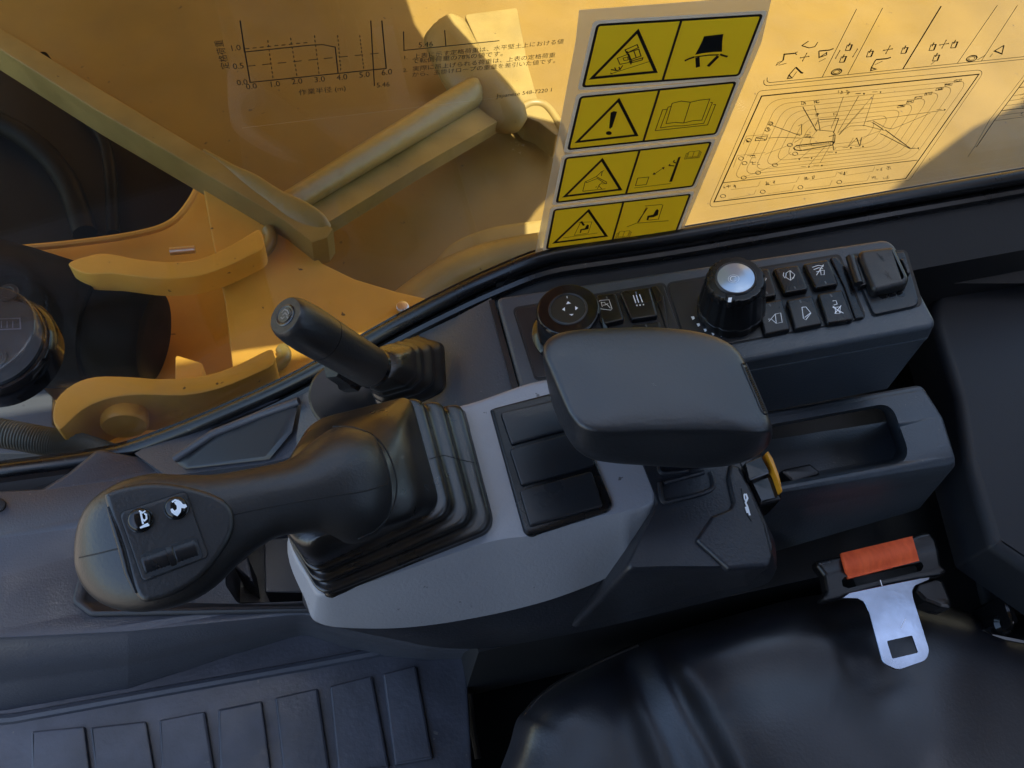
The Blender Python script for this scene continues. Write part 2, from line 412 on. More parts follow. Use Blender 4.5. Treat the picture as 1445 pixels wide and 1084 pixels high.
hs = thing('sky_block', 'tall yellow engine house beyond the boom', 'engine house', (.4, 3.1, -.8))
MB().box((-2.6, 3.0, -.78), (3.2, 3.6, 2.3)).build('sky_block_wall', M['yellow'], hs)  # unseen wall added to block the sky and deepen the deck's shade
fl = MB().box((-1.1, -1.0, -.66), (1.32, YG - .04, -.62)).build('cab_floor', M['pit']); tag(fl, 'dark floor of the cab', 'floor', kind='structure')

# ================================================================ side window with its seal and printed films
win = thing('side_window', 'large side window with printed decals looking onto the yellow machine', 'window', (.3, YG, -.05))
sill_px = [(-160, 700), (-60, 668), (0, 657), (70, 648), (140, 637), (196, 622), (300, 582), (420, 527), (560, 449), (640, 408), (700, 380), (770, 353), (850, 340), (940, 327), (1100, 300), (1270, 270), (1445, 240), (1600, 213)]
seal_pts = [GL.hit(u, v) for u, v in spl(sill_px, 68, closed=False)]
gp = [(p.x, p.z) for p in seal_pts]
top = [(gp[-1][0], .97), (gp[0][0], .97)]
L = [(x, z) for x, z in gp] + top
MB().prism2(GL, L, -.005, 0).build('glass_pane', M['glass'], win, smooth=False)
mb = MB(); mb.tube([p + Vector((0, -.004, -.006)) for p in seal_pts], .0085, 10)
mb.build('seal', M['seal'], win, sub=1)
mb = MB(); mb.tube([p + Vector((0, -.016, -.018)) for p in seal_pts[20:]], .006, 8)
mb.build('seal_lip', M['seal'], win)
# inner frame board below the seal (black painted sheet)
mb = MB()
fr = [(p.x, p.y - .012, p.z - .020) for p in seal_pts]
fr2 = [(p.x, p.y - .070, p.z - .05) for p in seal_pts]
fr3 = [(p.x, p.y - .070, -.62) for p in seal_pts]
mb.loft([fr, fr2, fr3], False, False, closed=False); mb.build('lower_frame', M['dark'], win)
# outer door skin under the window
mb = MB(); mb.loft([[(p.x, p.y + .012, p.z - .012) for p in seal_pts], [(p.x, p.y + .012, -1.0) for p in seal_pts]], False, False, closed=False)
mb.build('outer_skin', M['dark'], win)

G_H = .0004
# --- warning film, four warning panels
wf = MB().prism(GL, c('a4', [(262, -120), (1185, -190), (1135, 30), (745, 965), (600, 1000), (45, 1078), (130, 640), (245, 30)]), .0001, G_H).build('warning_film', M['film'], win, smooth=False)
quads = {2: c('a4', [(265, 290), (1012, 218), (915, 470), (205, 545)]),
         3: c('a4', [(195, 582), (895, 505), (805, 720), (150, 798)]),
         4: c('a4', [(140, 830), (795, 755), (725, 940), (103, 1020)])}
L2 = [GL.loc(*p) for p in quads[2]]; L3 = [GL.loc(*p) for p in quads[3]]
BOTH = [GL.loc(*p) for p in c('a4', [(275, 245), (1025, 190)])]
Lq = {k: [GL.loc(*p) for p in quads[k]] for k in quads}
dx = BOTH[0][0] - L2[3][0]; dz = BOTH[0][1] - L2[3][1]
Lq[1] = [(x + dx, y + dz) for x, y in L2]
Lq[1][2] = BOTH[1]; Lq[1][1] = (BOTH[1][0] + L2[1][0] - L2[2][0], BOTH[1][1] + L2[1][1] - L2[2][1])
PX = gpx(880, 200)
def bil(Q, a, b):   # a right, b down
    t = (Q[0][0] * (1 - a) + Q[1][0] * a, Q[0][1] * (1 - a) + Q[1][1] * a); u = (Q[3][0] * (1 - a) + Q[2][0] * a, Q[3][1] * (1 - a) + Q[2][1] * a)
    return (t[0] * (1 - b) + u[0] * b, t[1] * (1 - b) + u[1] * b)
def rnd2(L, r):
    return rp(L, r, 5, 1)
names = {1: 'warning panel with a tipping machine crushing a figure beside a seat belt torso', 2: 'warning panel with an exclamation triangle and an open book',
         3: 'warning panel with a collapsing shed triangle and a swinging arm', 4: 'warning panel with a seated operator struck through the cab roof'}
def bookpx(k, o, s, mb, h, w, sx=1.0):
    ox, oy = o
    def T(p): return [(ox + a * s * sx, oy + b * s) for a, b in p]
    for ln, cl in (([(770, 505), (840, 488), (912, 497), (990, 480), (1065, 472), (1003, 637), (930, 642), (860, 660), (790, 655), (722, 665)], True), ([(912, 497), (860, 660)], False),
                   ([(760, 530), (738, 535), (678, 698), (780, 683), (855, 682), (1018, 662), (1085, 500), (1070, 498)], False),
                   ([(728, 552), (695, 556), (637, 720), (1047, 675), (1110, 515), (1092, 515)], False)):
        mb.ribbon(GL, [GL.loc(u, v, h[0]) for u, v in c(k, T(ln))], w, h[0], cl, 1); h[0] += 1.2e-5
for k in (1, 2, 3, 4):
    Q = Lq[k]; mb = MB()
    def band(L0, L1, h0, h1, mi):
        R_ = [[GL.pt(*p, h1) for p in L0], [GL.pt(*p, h1) for p in L1]]
        mb.loft(R_, False, False, mi=mi)
    band(rnd2(inset2(Q, -.0034), .004), rnd2(inset2(Q, -.0002), .0034), G_H, G_H + .0002, 0)
    band(rnd2(inset2(Q, -.0004), .0034), rnd2(inset2(Q, .0018), .0016), G_H + .0001, G_H + .0004, 1)
    R = [bil(Q, .02, .02), bil(Q, .98, .02), bil(Q, .98, .98), bil(Q, .02, .98)]
    mb.poly([GL.pt(x, y, G_H + .00025) for x, y in rnd2(inset2(Q, .0012), .0016)], 2)
    R = [bil(Q, a, b) for a, b in ((.492, 0), (.508, 0), (.508, 1), (.492, 1))]
    mb.prism2(GL, inset2(R, .0001), G_H + .0003, G_H + .0005, mi=1)
    h = [G_H + .0007]
    def rb(kk, pts, w=1.5, cl=False):
        mb.ribbon(GL, [GL.loc(u, v, h[0]) for u, v in c(kk, pts)], w * PX, h[0], cl, 1); h[0] += 1.2e-5
    def fl_(kk, pts):
        mb.poly([GL.hit(u, v, h[0]) for u, v in c(kk, pts)], 1); h[0] += 1.2e-5
    tri = {1: ('e5', [(500, -60), (140, 308), (640, 258)]), 2: ('e5', [(350, 480), (25, 808), (490, 755)]),
           3: ('e6', [(518, 148), (214, 446), (668, 390)]), 4: ('e6', [(407, 562), (130, 824), (552, 770)])}[k]
    rb(tri[0], tri[1], 4.2, True)
    if k == 1:
        rb('e5', [(340, 152), (430, 118), (455, 180), (360, 200)], 1.1, True); rb('e5', [(385, 150), (420, 142), (425, 165), (392, 170)], 1.0, True)
        rb('e5', [(400, 82), (412, 112), (505, 68), (495, 45), (405, 85)], 1.4); rb('e5', [(418, 110), (508, 80), (525, 135), (440, 165)], 1.4, True)
        rb('e5', [(440, 190), (535, 165), (540, 148), (430, 180)], 1.4); rb('e5', [(470, 95), (488, 148)], 1.2); rb('e5', [(415, 95), (448, 200)], 1.6)
        rb('e5', [(285, 275), (590, 178)], .8); rb('e5', [(285, 265), (300, 278)], .8)
        rb('e5', [(290, 240), (340, 250), (360, 238)], 1.6); rb('e5', [(318, 225), (330, 245)], 1.5); rb('e5', [(352, 220), (362, 240), (382, 208)], 1.5)
        fl_('e5', [(1020, -20), (1172, -38), (1162, 20), (1160, 100), (1090, 103), (1010, 112), (950, 125), (985, 60), (1008, 10)])
        rb('e5', [(868, 172), (905, 155), (945, 142)], 2.8); rb('e5', [(1145, 122), (1175, 132), (1205, 140)], 2.8)
        rb('e5', [(950, 142), (1050, 128), (1135, 125)], 2.0)
        rb('e5', [(968, 145), (972, 222)], 5.5); rb('e5', [(1130, 135), (1050, 215)], 5.0)
    if k == 2:
        fl_('e5', [(288, 578), (312, 567), (338, 572), (300, 690), (285, 705), (275, 700)])
        cx, cy = 273, 739
        fl_('e5', [(cx + 23 * math.cos(t * .39), cy + 15 * math.sin(t * .39)) for t in range(16)])
        bookpx('e5', (0, 0), 1, mb, h, 1.15 * PX)
    if k == 3:
        for ln in ([(360, 405), (380, 328), (470, 285), (555, 330), (550, 345), (480, 300), (392, 335), (385, 325)], [(520, 240), (512, 280)], [(505, 250), (535, 235)], [(470, 285), (520, 240)], [(360, 405), (545, 385)], [(520, 330), (490, 360), (515, 385)], [(500, 345), (480, 385)], [(515, 345), (560, 340)], [(465, 375), (475, 365)]): rb('e6', ln, 1.0)
        rb('e6', [(808, 298), (900, 288), (878, 350), (790, 360)], 1.1, True); rb('e6', [(780, 378), (1078, 342)], .9)
        rb('e6', [(945, 265), (1015, 215)], 1.1); fl_('e6', [(930, 270), (942, 250), (956, 268)]); fl_('e6', [(1028, 206), (1020, 228), (1004, 212)])
        fl_('e6', [(1140, 128), (1160, 122), (1088, 326), (1065, 328)])
        rb('e6', [(1120, 175), (1100, 165), (1108, 150)], 1.8); rb('e6', [(1108, 198), (1065, 195), (1072, 182)], 1.8)
        bookpx('e6', (1200 - 640 * .31, 68 - 470 * .27), .28, mb, h, .7 * PX, 1.05)
    if k == 4:
        for ln in ([(325, 658), (435, 655), (405, 745), (290, 765)], [(345, 655), (290, 765)], [(200, 785), (480, 745)]): rb('e6', ln, .8)
        fl_('e6', [(342, 655), (355, 648), (378, 680), (362, 688)])
        fl_('e6', [(390, 685), (400, 676), (410, 682), (408, 712), (375, 720), (352, 722), (345, 745), (336, 745), (342, 715), (378, 708)])
        for ln in ([(868, 525), (1010, 512)], [(890, 540), (805, 660)], [(1015, 515), (975, 638)], [(880, 535), (870, 555), (820, 650)], [(720, 695), (800, 665), (1060, 645)], [(895, 640), (970, 632)]): rb('e6', ln, 1.1)
        fl_('e6', [(880, 545), (888, 540), (815, 660), (803, 658)])
        fl_('e6', [(955, 560), (968, 550), (980, 560), (972, 600), (940, 615), (902, 618), (895, 640), (880, 640), (890, 605), (935, 596)])
        bookpx('e6', (628 - 640 * .29, 725 - 470 * .27), .27, mb, h, .7 * PX, 1.05)
    o = mb.build('warning_panel', [M['st_white'], M['st_black'], M['st_yellow']], wf, smooth=False)
    o['label'] = names[k]

# --- load chart print on the glass
mb = MB(); h = .0003
def R(k, pts, w=1.0, cl=False, mi=0):
    global h
    mb.ribbon(GL, [GL.loc(u, v, h) for u, v in c(k, pts)], (w * 1.25 + .12) * PX, h, cl, mi); h += 6e-6
R('a3', [(112, -60), (125, 28), (153, 192), (708, 135), (690, -60)], 1.1); R('a3', [(118, -20), (130, 68), (400, 40), (450, 38), (500, 48), (512, 157)], 1.0); R('a3', [(645, -60), (660, 207)], 1.0)
for a, b in (((225, 20), (247, 182)), ((318, 10), (345, 172)), ((415, 0), (435, 165)), ((510, 0), (523, 150)), ((600, 0), (617, 142)), ((140, 126), (705, 70)), ((133, 55), (400, 28))):
    n = 9
    for i in range(0, n):
        t0, t1 = i / n, (i + .55) / n
        R('a3', [(a[0] + (b[0] - a[0]) * t0, a[1] + (b[1] - a[1]) * t0), (a[0] + (b[0] - a[0]) * t1, a[1] + (b[1] - a[1]) * t1)], .7)
base_rot = 0.0
def T(k, s, p, e, sy=1.0):
    global h
    q = c(k, [p, e]); add_text(mb, GL, s, q[0], .008, h, end=q[1], sy=sy); h += 6e-6
for s, x, y in (('1.0', 72, 64), ('0.5', 84, 138), ('0.0', 100, 204), ('0.0', 138, 220), ('1.0', 232, 211), ('2.0', 323, 200), ('3.0', 415, 192), ('4.0', 506, 183), ('5.0', 597, 173), ('6.0', 688, 163), ('5.46', 668, 213)):
    T('a3', s, (x, y), (x + (54 if len(s) == 4 else 44), y - (54 if len(s) == 4 else 44) * .1), 1.1)
T('a3', '作業半径 (m)', (352, 243), (543, 224)); T('a3', '定格荷重', (68, 137), (38, 18))
T('e7', '5.46', (222, 96), (338, 86)); R('e7', [(108, -30), (112, 118), (440, 85), (860, 42)], .9); R('e7', [(430, -40), (440, 85)], .9)
for s, p, e in (('1.', (105, 187), (138, 184)), ('2.', (102, 288), (138, 285)), ('上表に示す定格荷重は、水平堅土上における値', (184, 181), (1362, 62)), ('で転倒荷重の78%の値です。', (172, 219), (885, 158)), ('実際に吊上げられる荷重は、上表の定格荷重', (178, 279), (1296, 168)), ('から、玉掛けロープの重量を差引いた値です。', (172, 324), (1296, 214))):
    T('e7', s, p, e, .92)
T('e7', 'Japanese 548-7220 1', (838, 490), (1268, 441))
mb.build('load_chart_print', M['chart_ink'], win, smooth=False, fix=False)

# --- lubrication chart and control pattern chart
mb = MB(); h = .0003
TL, = c('e1', [(450, 155)]); TR, BR, MR = c('e2', [(1213, 150), (590, 1037), (692, 880)]); ML, BL = c('e1', [(122, 892), (45, 1055)])
def RP(pts, w=1.0, cl=False, mi=0, plane=True):
    global h
    mb.ribbon(GL, [GL.loc(u, v, h) for u, v in pts] if plane else pts, (w * 1.25 + .12) * PX, h, cl, mi); h += 5e-6
RP([TL, TR, BR, BL], 1.7, True); RP([ML, MR], 1.2)
o1, = c('e1', [(425, 112)]); o2, o3 = c('e2', [(1270, 108), (625, 1050)]); o4, = c('e1', [(-10, 1105)])
RP(rp([o1, o2, o3, o4], [7, 6, 5, 6], 5, 2), .6, True)
Q = [GL.loc(*p) for p in (TL, TR, MR, ML)]
for i in range(8):
    a0, a1 = .045 + .042 * i, .965 - .048 * i; b0, b1 = .05 + .052 * i, .965 - .045 * i
    RP(rp([bil(Q, a0, b0), bil(Q, a1, b0), bil(Q, a1, b1), bil(Q, a0, b1)], .011, 5, 1), .42, True, 1, plane=False)
rng = random.Random(4)
def glyph(k, x, y, w_, h_, n=6, wd=.5, mi=1):
    for i in range(n):
        a = x + rng.random() * w_; b = y + rng.random() * h_; a2 = x + rng.random() * w_; b2 = y + rng.random() * h_
        R(k, [(a, b), (a2, b)] if i % 2 else [(a, b), (a - 6, b2)], wd, False, mi)
def tri_(k, x, y, s=9): 
    global h
    mb.poly([GL.hit(u, v, h) for u, v in c(k, [(x - s, y - s * .7), (x + s, y - s * .8), (x, y + s)])], 0); h += 5e-6
E1 = [([(540, 405), (640, 440), (720, 470), (780, 492)], .7), ([(505, 512), (600, 505), (780, 512)], .7), ([(800, 248), (918, 455)], .9), ([(900, 235), (915, 295)], .6), ([(928, 340), (948, 450)], .8),
      ([(940, 355), (1105, 345), (1060, 470)], 1.0), ([(1145, 160), (1095, 300), (1040, 430)], .6), ([(1275, 155), (1100, 460)], .6), ([(1320, 250), (1110, 485)], .6), ([(930, 355), (905, 410)], .8),
      ([(900, 440), (1060, 455), (1075, 490)], .7), ([(760, 410), (790, 395), (790, 480), (730, 475)], .7), ([(1060, 480), (1055, 560), (1062, 612), (1080, 600)], .9), ([(730, 550), (800, 505), (900, 510)], .6),
      ([(850, 745), (1000, 570)], .5), ([(945, 725), (1040, 560)], .5), ([(770, 690), (890, 590)], .5), ([(300, 840), (410, 805), (560, 740), (700, 630)], .4), ([(480, 650), (690, 570)], .4), ([(1020, 500), (1075, 485), (1070, 545), (1030, 540)], 1.1),
      ([(1230, 510), (1185, 585)], .6), ([(1255, 510), (1285, 580)], .8), ([(1300, 505), (1290, 575)], .6)]
for ln, w_ in E1: R('e1', ln, w_)
track = [(745, 575), (1040, 540), (1068, 548), (1050, 572), (780, 618), (735, 612), (722, 595)]
R('e1', track, 1.5, True); R('e1', [(750, 590), (1040, 556)], .7)
for i in range(22):
    t = i / 21; R('e1', [(745 + 300 * t, 573 - 33 * t), (748 + 300 * t, 582 - 33 * t)], 1.0)
E2 = [([(20, 635), (190, 335)], .6), ([(20, 665), (320, 325), (232, 592)], .7), ([(10, 650), (120, 590), (240, 585), (410, 628)], .6), ([(260, 550), (305, 540), (920, 455)], .6), ([(310, 545), (420, 605), (480, 615), (800, 480)], .6),
      ([(310, 560), (400, 620)], .9), ([(415, 622), (630, 780)], 1.0), ([(375, 655), (400, 665), (625, 782)], .8), ([(215, 690), (380, 628)], .5), ([(150, 625), (260, 622)], .5), ([(105, 765), (175, 690), (200, 755), (212, 690)], .7), ([(630, 782), (700, 780)], .5)]
for ln, w_ in E2: R('e2', ln, w_)
for k, x, y in (('e1', 770, 693), ('e1', 875, 683), ('e1', 852, 758), ('e1', 962, 747), ('e1', 1082, 635), ('e1', 1208, 595), ('e1', 1318, 135), ('e2', 237, 318), ('e2', 377, 303), ('e2', 125, 776), ('e2', 228, 765), ('e2', 922, 454), ('e2', 698, 780)):
    tri_(k, x, y); R(k, [(x - 70, y - 2), (x - 25, y - 4)], .6)
for i, (x, y) in enumerate([(520, 420), (595, 385), (665, 350), (750, 315), (845, 275), (922, 238), (1000, 205)]):
    R('e2', [(x, y + 14), (x + 8, y - 4), (x + 66, y - 14), (x + 58, y + 6)], .7, True, 1); glyph('e2', x + 6, y - 10, 50, 18, 9, .8, 0)
for x, y, w_ in ((1105, 105, 40), (1165, 105, 35), (780, 195, 45), (900, 185, 45), (905, 300, 35), (1065, 290, 40), (130, 905, 60), (480, 880, 45), (800, 840, 60), (1130, 795, 50), (210, 905, 25), (550, 868, 18), (880, 828, 20), (320, 515, 30), (400, 505, 90), (325, 655, 85), (350, 705, 90), (520, 380, 25), (490, 420, 25), (810, 480, 75)):
    glyph('e1', x, y, w_, 34, 10, .6, 0 if w_ > 40 else 1)
for x, y in ((340, 940), (300, 1010), (20, 975), (420, 930), (400, 1010)): glyph('e2', x, y, 55, 32, 9, .6, 0)
for x, y in ((525, 388), (500, 440), (340, 530), (275, 685), (305, 725), (735, 645), (298, 848), (420, 806), (563, 740), (122, 1005), (460, 968), (780, 930), (1110, 885), (690, 570)):
    R('e1', [(x + 22 * math.cos(t * .7), y + 15 * math.sin(t * .7)) for t in range(9)], .8, True, 0 if y > 740 else 1)
R('e1', [(295, 565), (320, 495), (510, 480)], .4, False, 1); R('e1', [(395, 535), (405, 505), (500, 492), (490, 525)], .9, True); R('e1', [(210, 760), (245, 660), (480, 635)], .4, False, 1)
for k, ln in (('e1', [(190, 950), (420, 920), (440, 880)]), ('e1', [(520, 915), (745, 885), (770, 838)]), ('e1', [(860, 870), (1075, 838), (1095, 795)]), ('e1', [(170, 1030), (385, 990), (405, 950)]), ('e1', [(500, 985), (710, 955), (730, 910)]), ('e1', [(820, 940), (1030, 915), (1050, 868)]), ('e2', [(80, 1010), (310, 975), (330, 935)]), ('e2', [(60, 1078), (260, 1055), (285, 1010)])):
    R(k, ln, .4, False, 1)
lub = mb.build('lubrication_chart_print', [M['chart_ink'], M['thin_ink']], win, smooth=False, fix=False)
mb = MB(); h = .0003
a_ = c('e3', [(335, -60), (120, 490)]); b_ = c('e4', [(1900, 160)])
RP(rp([c('e3', [(420, -240)])[0], c('e3', [(105, 520)])[0], c('e4', [(1900, 190)])[0]], [0, 6, 0], 6, 1)[7:], .7)
RP(rp([c('e3', [(450, -240)])[0], c('e3', [(142, 487)])[0], c('e4', [(1900, 165)])[0]], [0, 5, 0], 6, 1)[7:], .7)
for k, a, b, w_ in (('e3', (1075, -270), (725, 425), .8), ('e3', (1340, -280), (983, 400), .8), ('e4', (620, -290), (240, 335), 1.8), ('e4', (1180, -300), (780, 280), .8), ('e4', (1380, -300), (1018, 260), .8)): R(k, [a, b], w_)
def arrow(k, a, b, w_=.9, s=10):
    global h
    A, B = Vector(a), Vector(b); d = (B - A).normalized(); n = Vector((-d.y, d.x)); R(k, [a, b], w_)
    for p, e in ((A, -1), (B, 1)):
        tip = p + d * e * s * .8
        mb.poly([GL.hit(u, v, h) for u, v in c(k, [tuple(tip), tuple(p - d * e * s * .7 + n * s * .8), tuple(p - d * e * s * .7 - n * s * .8)])], 0); h += 5e-6
for k, x, y in (('e3', 545, 222), ('e3', 1395, 145), ('e4', 92, 142), ('e4', 650, 88)):
    arrow(k, (x - 45, y + 8), (x + 45, y - 8)); arrow(k, (x - 22, y + 40), (x + 22, y - 40))
arrow('e3', (860, 235), (905, 155)); arrow('e3', (1035, 220), (1085, 138))
def exc(x, y, k='e3', s=1.0, m=1):
    R(k, [(x, y), (x + 12 * s, y - 65 * s), (x + 120 * s, y - 75 * s)], 1.6); R(k, [(x + 150 * s, y - 90 * s), (x + 120 * s, y - 78 * s), (x + 140 * s, y - 60 * s)], 1.0)
    R(k, [(x, y), (x - 55 * s, y + 20 * s), (x - 70 * s, y + 48 * s), (x - 40 * s, y + 30 * s), (x, y)], .8)
exc(325, 258); R('e3', [(360, 285), (280, 305)], .8); R('e3', [(690, 160), (692, 228), (770, 175), (768, 200), (695, 225)], 1.2); R('e3', [(690, 160), (800, 150), (840, 135)], 1.6); R('e3', [(690, 270), (760, 235)], .7)
R('e3', [(455, 325), (385, 405), (370, 440), (415, 435), (385, 405)], 1.4); R('e3', [(455, 325), (510, 380), (530, 385)], 1.8); R('e3', [(420, 430), (465, 370)], .8)
R('e3', [(515, 105), (590, 128), (650, 115), (680, 68)], 1.1); R('e3', [(515, 105), (585, 60)], 1.3)
R('e3', [(1270, 248), (1225, 330), (1218, 360), (1275, 345), (1225, 330)], 1.5); R('e3', [(1270, 248), (1380, 238), (1425, 225)], 1.8); R('e3', [(1340, 262), (1260, 300)], .8)
for k, x, y in (('e3', 985, 125), ('e3', 925, 245), ('e3', 1200, 190), ('e4', 245, 150), ('e4', 525, 120), ('e4', 560, 225), ('e4', 740, 95)):
    R(k, [(x - 25, y + 30), (x - 5, y - 25), (x + 45, y - 30), (x + 22, y + 28)], 1.0, True); R(k, [(x + 45, y - 30), (x + 22, y + 28)], 2.0); R(k, [(x + 5, y - 10), (x + 25, y - 50)], 1.4)
for k, x, y in (('e3', 870, 372), ('e4', 925, 230)):
    for s in (1, .6): R(k, [(x + 52 * s * math.cos(t * .52), y + 28 * s * math.sin(t * .52) - 10 * s * math.cos(t * .52)) for t in range(12)], 1.6 if s == 1 else .8, True, 1)
R('e4', [(980, 245), (1040, 210), (1060, 195)], 1.0); R('e4', [(1245, 100), (1150, 155), (1225, 185), (1245, 100)], 1.6); R('e4', [(1105, 215), (1135, 180)], .9); R('e4', [(560, 255), (520, 290)], .8)
# the next chart to the rear
r0 = c('e4', [(1600, 210), (1445, 400), (1100, 846)]); RP(r0 + c('e2', [(1180, 760), (1120, 850)]), .6); r1 = c('e4', [(1600, 250), (1445, 450), (1150, 846)]); RP(r1 + c('e2', [(1190, 770)]), 1.3)
for y, t in ((520, 1.1), (600, .5), (650, .5), (700, .5), (750, 1.1), (800, .5), (850, .5)):
    x = 1445 - (y - 450) * .745; R('e4', [(x, y), (1620, y - (1620 - x) * .13)], t)
for i in range(16): glyph('e4', 1400 + rng.random() * 60, 560 + i * 15, 50, 12, 3, .6, 0)
mb.build('control_chart_print', [M['chart_ink'], M['thin_ink']], win, smooth=False, fix=False)
mb = MB(); h = .0003
R('a3', [(120, 378), (1180, 252)], .15)
mb.build('print_film_edge', M['film'], win, smooth=False, fix=False)

# ================================================================ yellow machine outside
mach = thing('machine_frame', 'yellow painted machine frame with lugs, rail and welded tube seen through the window', 'machine frame', P(300, 450, -.6))
def pz(pts, z): return [tuple(P(u, v, z)) for u, v in pts]
# far sloping deck
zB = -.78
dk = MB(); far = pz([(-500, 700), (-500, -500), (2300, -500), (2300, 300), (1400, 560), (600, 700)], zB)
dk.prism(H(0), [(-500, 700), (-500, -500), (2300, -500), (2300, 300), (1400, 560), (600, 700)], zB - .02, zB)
dk.build('deck_plate', M['yellow_shaded'], mach)
# near plate between the lugs
zA = -.55
MB().prism(H(0), [(285, 258), (330, 285), (436, 350), (455, 371), (500, 393), (560, 411), (620, 425), (700, 402), (800, 440), (560, 560), (300, 700), (60, 760), (60, 640), (170, 600), (230, 590), (330, 540), (318, 430), (300, 340)], zA - .018, zA, r=4, bev=.004).build('bracket_plate', M['yellow'], mach)
MB().prism(H(0), [(40, 352), (90, 345), (190, 330), (240, 315), (268, 288), (285, 250), (330, 285), (360, 600), (250, 660), (60, 700)], -.70, -.66, r=6, bev=.003).build('lower_plate', M['yellow'], mach)
mb = MB().tube([P(u, v, -.64) for u, v in spl([(-40, 356), (90, 345), (190, 331), (240, 315), (268, 285), (284, 252)], 30, closed=False)], .006, 8); mb.build('edge_rim', M['yellow'], mach)
# wall joining the two plates (dim inner face)
a = pz([(300, 300), (312, 360), (326, 430), (333, 540)], zA - .01); b = [(x + .0, y, -.67) for x, y, z in a]
MB().loft([a, b], False, False, closed=False).build('inner_wall', M['yellow'], mach)
# pit
MB().prism(H(0), [(-700, 900), (-700, 0), (-100, 0), (31, 62), (200, 165), (300, 232), (330, 300), (330, 500), (-60, 800)], -.79, -.768).build('pit_shade_sheet', M['pit'], mach)  # black sheet painting the shade of the open gap under the rail
# rail
def bar(mb, pts, zt, zb, bev=.003, r=0): return mb.prism(H(0), pts, zb, zt, r=r, bev=bev)
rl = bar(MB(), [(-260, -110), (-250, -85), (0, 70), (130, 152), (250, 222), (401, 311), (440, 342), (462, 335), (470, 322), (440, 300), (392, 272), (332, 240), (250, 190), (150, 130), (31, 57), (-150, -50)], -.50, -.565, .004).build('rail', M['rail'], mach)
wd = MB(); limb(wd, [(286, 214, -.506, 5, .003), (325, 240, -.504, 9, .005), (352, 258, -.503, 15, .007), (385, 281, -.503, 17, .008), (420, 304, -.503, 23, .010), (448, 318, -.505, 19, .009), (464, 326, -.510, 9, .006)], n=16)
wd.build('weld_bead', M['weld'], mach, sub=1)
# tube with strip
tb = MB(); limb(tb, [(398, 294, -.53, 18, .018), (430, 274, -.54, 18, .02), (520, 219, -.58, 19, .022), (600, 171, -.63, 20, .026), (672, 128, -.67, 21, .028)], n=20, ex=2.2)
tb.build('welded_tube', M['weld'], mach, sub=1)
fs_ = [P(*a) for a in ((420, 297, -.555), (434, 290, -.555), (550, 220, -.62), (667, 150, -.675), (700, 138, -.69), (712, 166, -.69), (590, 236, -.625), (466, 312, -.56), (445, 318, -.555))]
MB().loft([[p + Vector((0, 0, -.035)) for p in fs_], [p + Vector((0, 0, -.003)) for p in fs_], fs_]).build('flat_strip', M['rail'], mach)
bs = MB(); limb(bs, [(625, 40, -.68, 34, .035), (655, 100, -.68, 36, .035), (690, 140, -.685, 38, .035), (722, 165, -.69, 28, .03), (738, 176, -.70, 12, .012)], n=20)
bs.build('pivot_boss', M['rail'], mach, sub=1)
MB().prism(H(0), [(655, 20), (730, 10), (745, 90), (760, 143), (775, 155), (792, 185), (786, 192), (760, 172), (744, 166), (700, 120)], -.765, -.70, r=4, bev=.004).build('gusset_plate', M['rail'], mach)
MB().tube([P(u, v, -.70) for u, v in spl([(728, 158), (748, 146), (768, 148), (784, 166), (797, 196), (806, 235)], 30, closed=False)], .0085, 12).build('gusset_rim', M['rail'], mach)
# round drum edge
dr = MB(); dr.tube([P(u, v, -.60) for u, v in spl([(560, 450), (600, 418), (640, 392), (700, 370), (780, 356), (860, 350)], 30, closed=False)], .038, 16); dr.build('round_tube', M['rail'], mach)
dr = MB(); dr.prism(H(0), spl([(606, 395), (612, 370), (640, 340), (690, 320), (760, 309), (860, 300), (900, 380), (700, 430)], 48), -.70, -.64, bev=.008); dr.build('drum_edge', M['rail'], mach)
# lugs
def lug(top, zt, zb, name='lug'):
    return MB().prism(H(0), spl(top, 64), zb, zt, bev=.003).build(name, M['yellow'], mach)
lug([(96, 372), (122, 361), (150, 357), (200, 366), (250, 369), (290, 362), (330, 343), (360, 325), (368, 326), (372, 348), (350, 362), (310, 380), (270, 391), (220, 393), (160, 386), (120, 386)], -.46, -.505)
lo = lug([(74, 590), (80, 562), (104, 541), (135, 531), (180, 531), (230, 534), (290, 529), (335, 514), (378, 493), (386, 498), (386, 514), (355, 530), (310, 548), (260, 558), (200, 557), (155, 562), (118, 577), (92, 600), (82, 606)], -.42, -.525)
for pts in ([(308, 402), (316, 385), (345, 372), (376, 352), (383, 335), (377, 322)], [(322, 566), (335, 548), (368, 530), (396, 512), (402, 500), (396, 490)]):
    wz = MB().tube([P(u, v, -.535 + .03 * 0) for u, v in spl(pts, 24, closed=False)], .011, 10).build('weld_bead', M['weld'], mach, sub=1)
pn = P(150, 563, -.42); pn = Vector((pn.x + .012, pn.y, -.470))
MB().turn(pn + Vector((0, .01, 0)), (-.05, -1, .10), [(0, .031), (.026, .031), (.030, .028), (.0305, .0001)], n=40).build('pin', M['yellow'], mach)
MB().turn(P(278, 580, -.50), (.1, -1, .3), [(0, .009), (.03, .009), (.032, .014), (.04, .014)], n=20).build('bolt_boss', M['yellow'], mach)
MB().prism(H(0), [(247, 500), (270, 507), (286, 512), (284, 530), (262, 545), (247, 545)], -.60, -.50, r=4, bev=.003).build('stop_block', M['yellow'], mach)
MB().turn(P(568, 435, -.545), (0, 0, 1), [(0, .010), (.006, .010), (.0075, .008)], n=24).build('bolt_head', M['bolt'], mach)
MB().tube([P(240, 355, -.52), P(275, 352, -.52)], .0065, 10).build('tie_bolt', M['bolt'], mach)
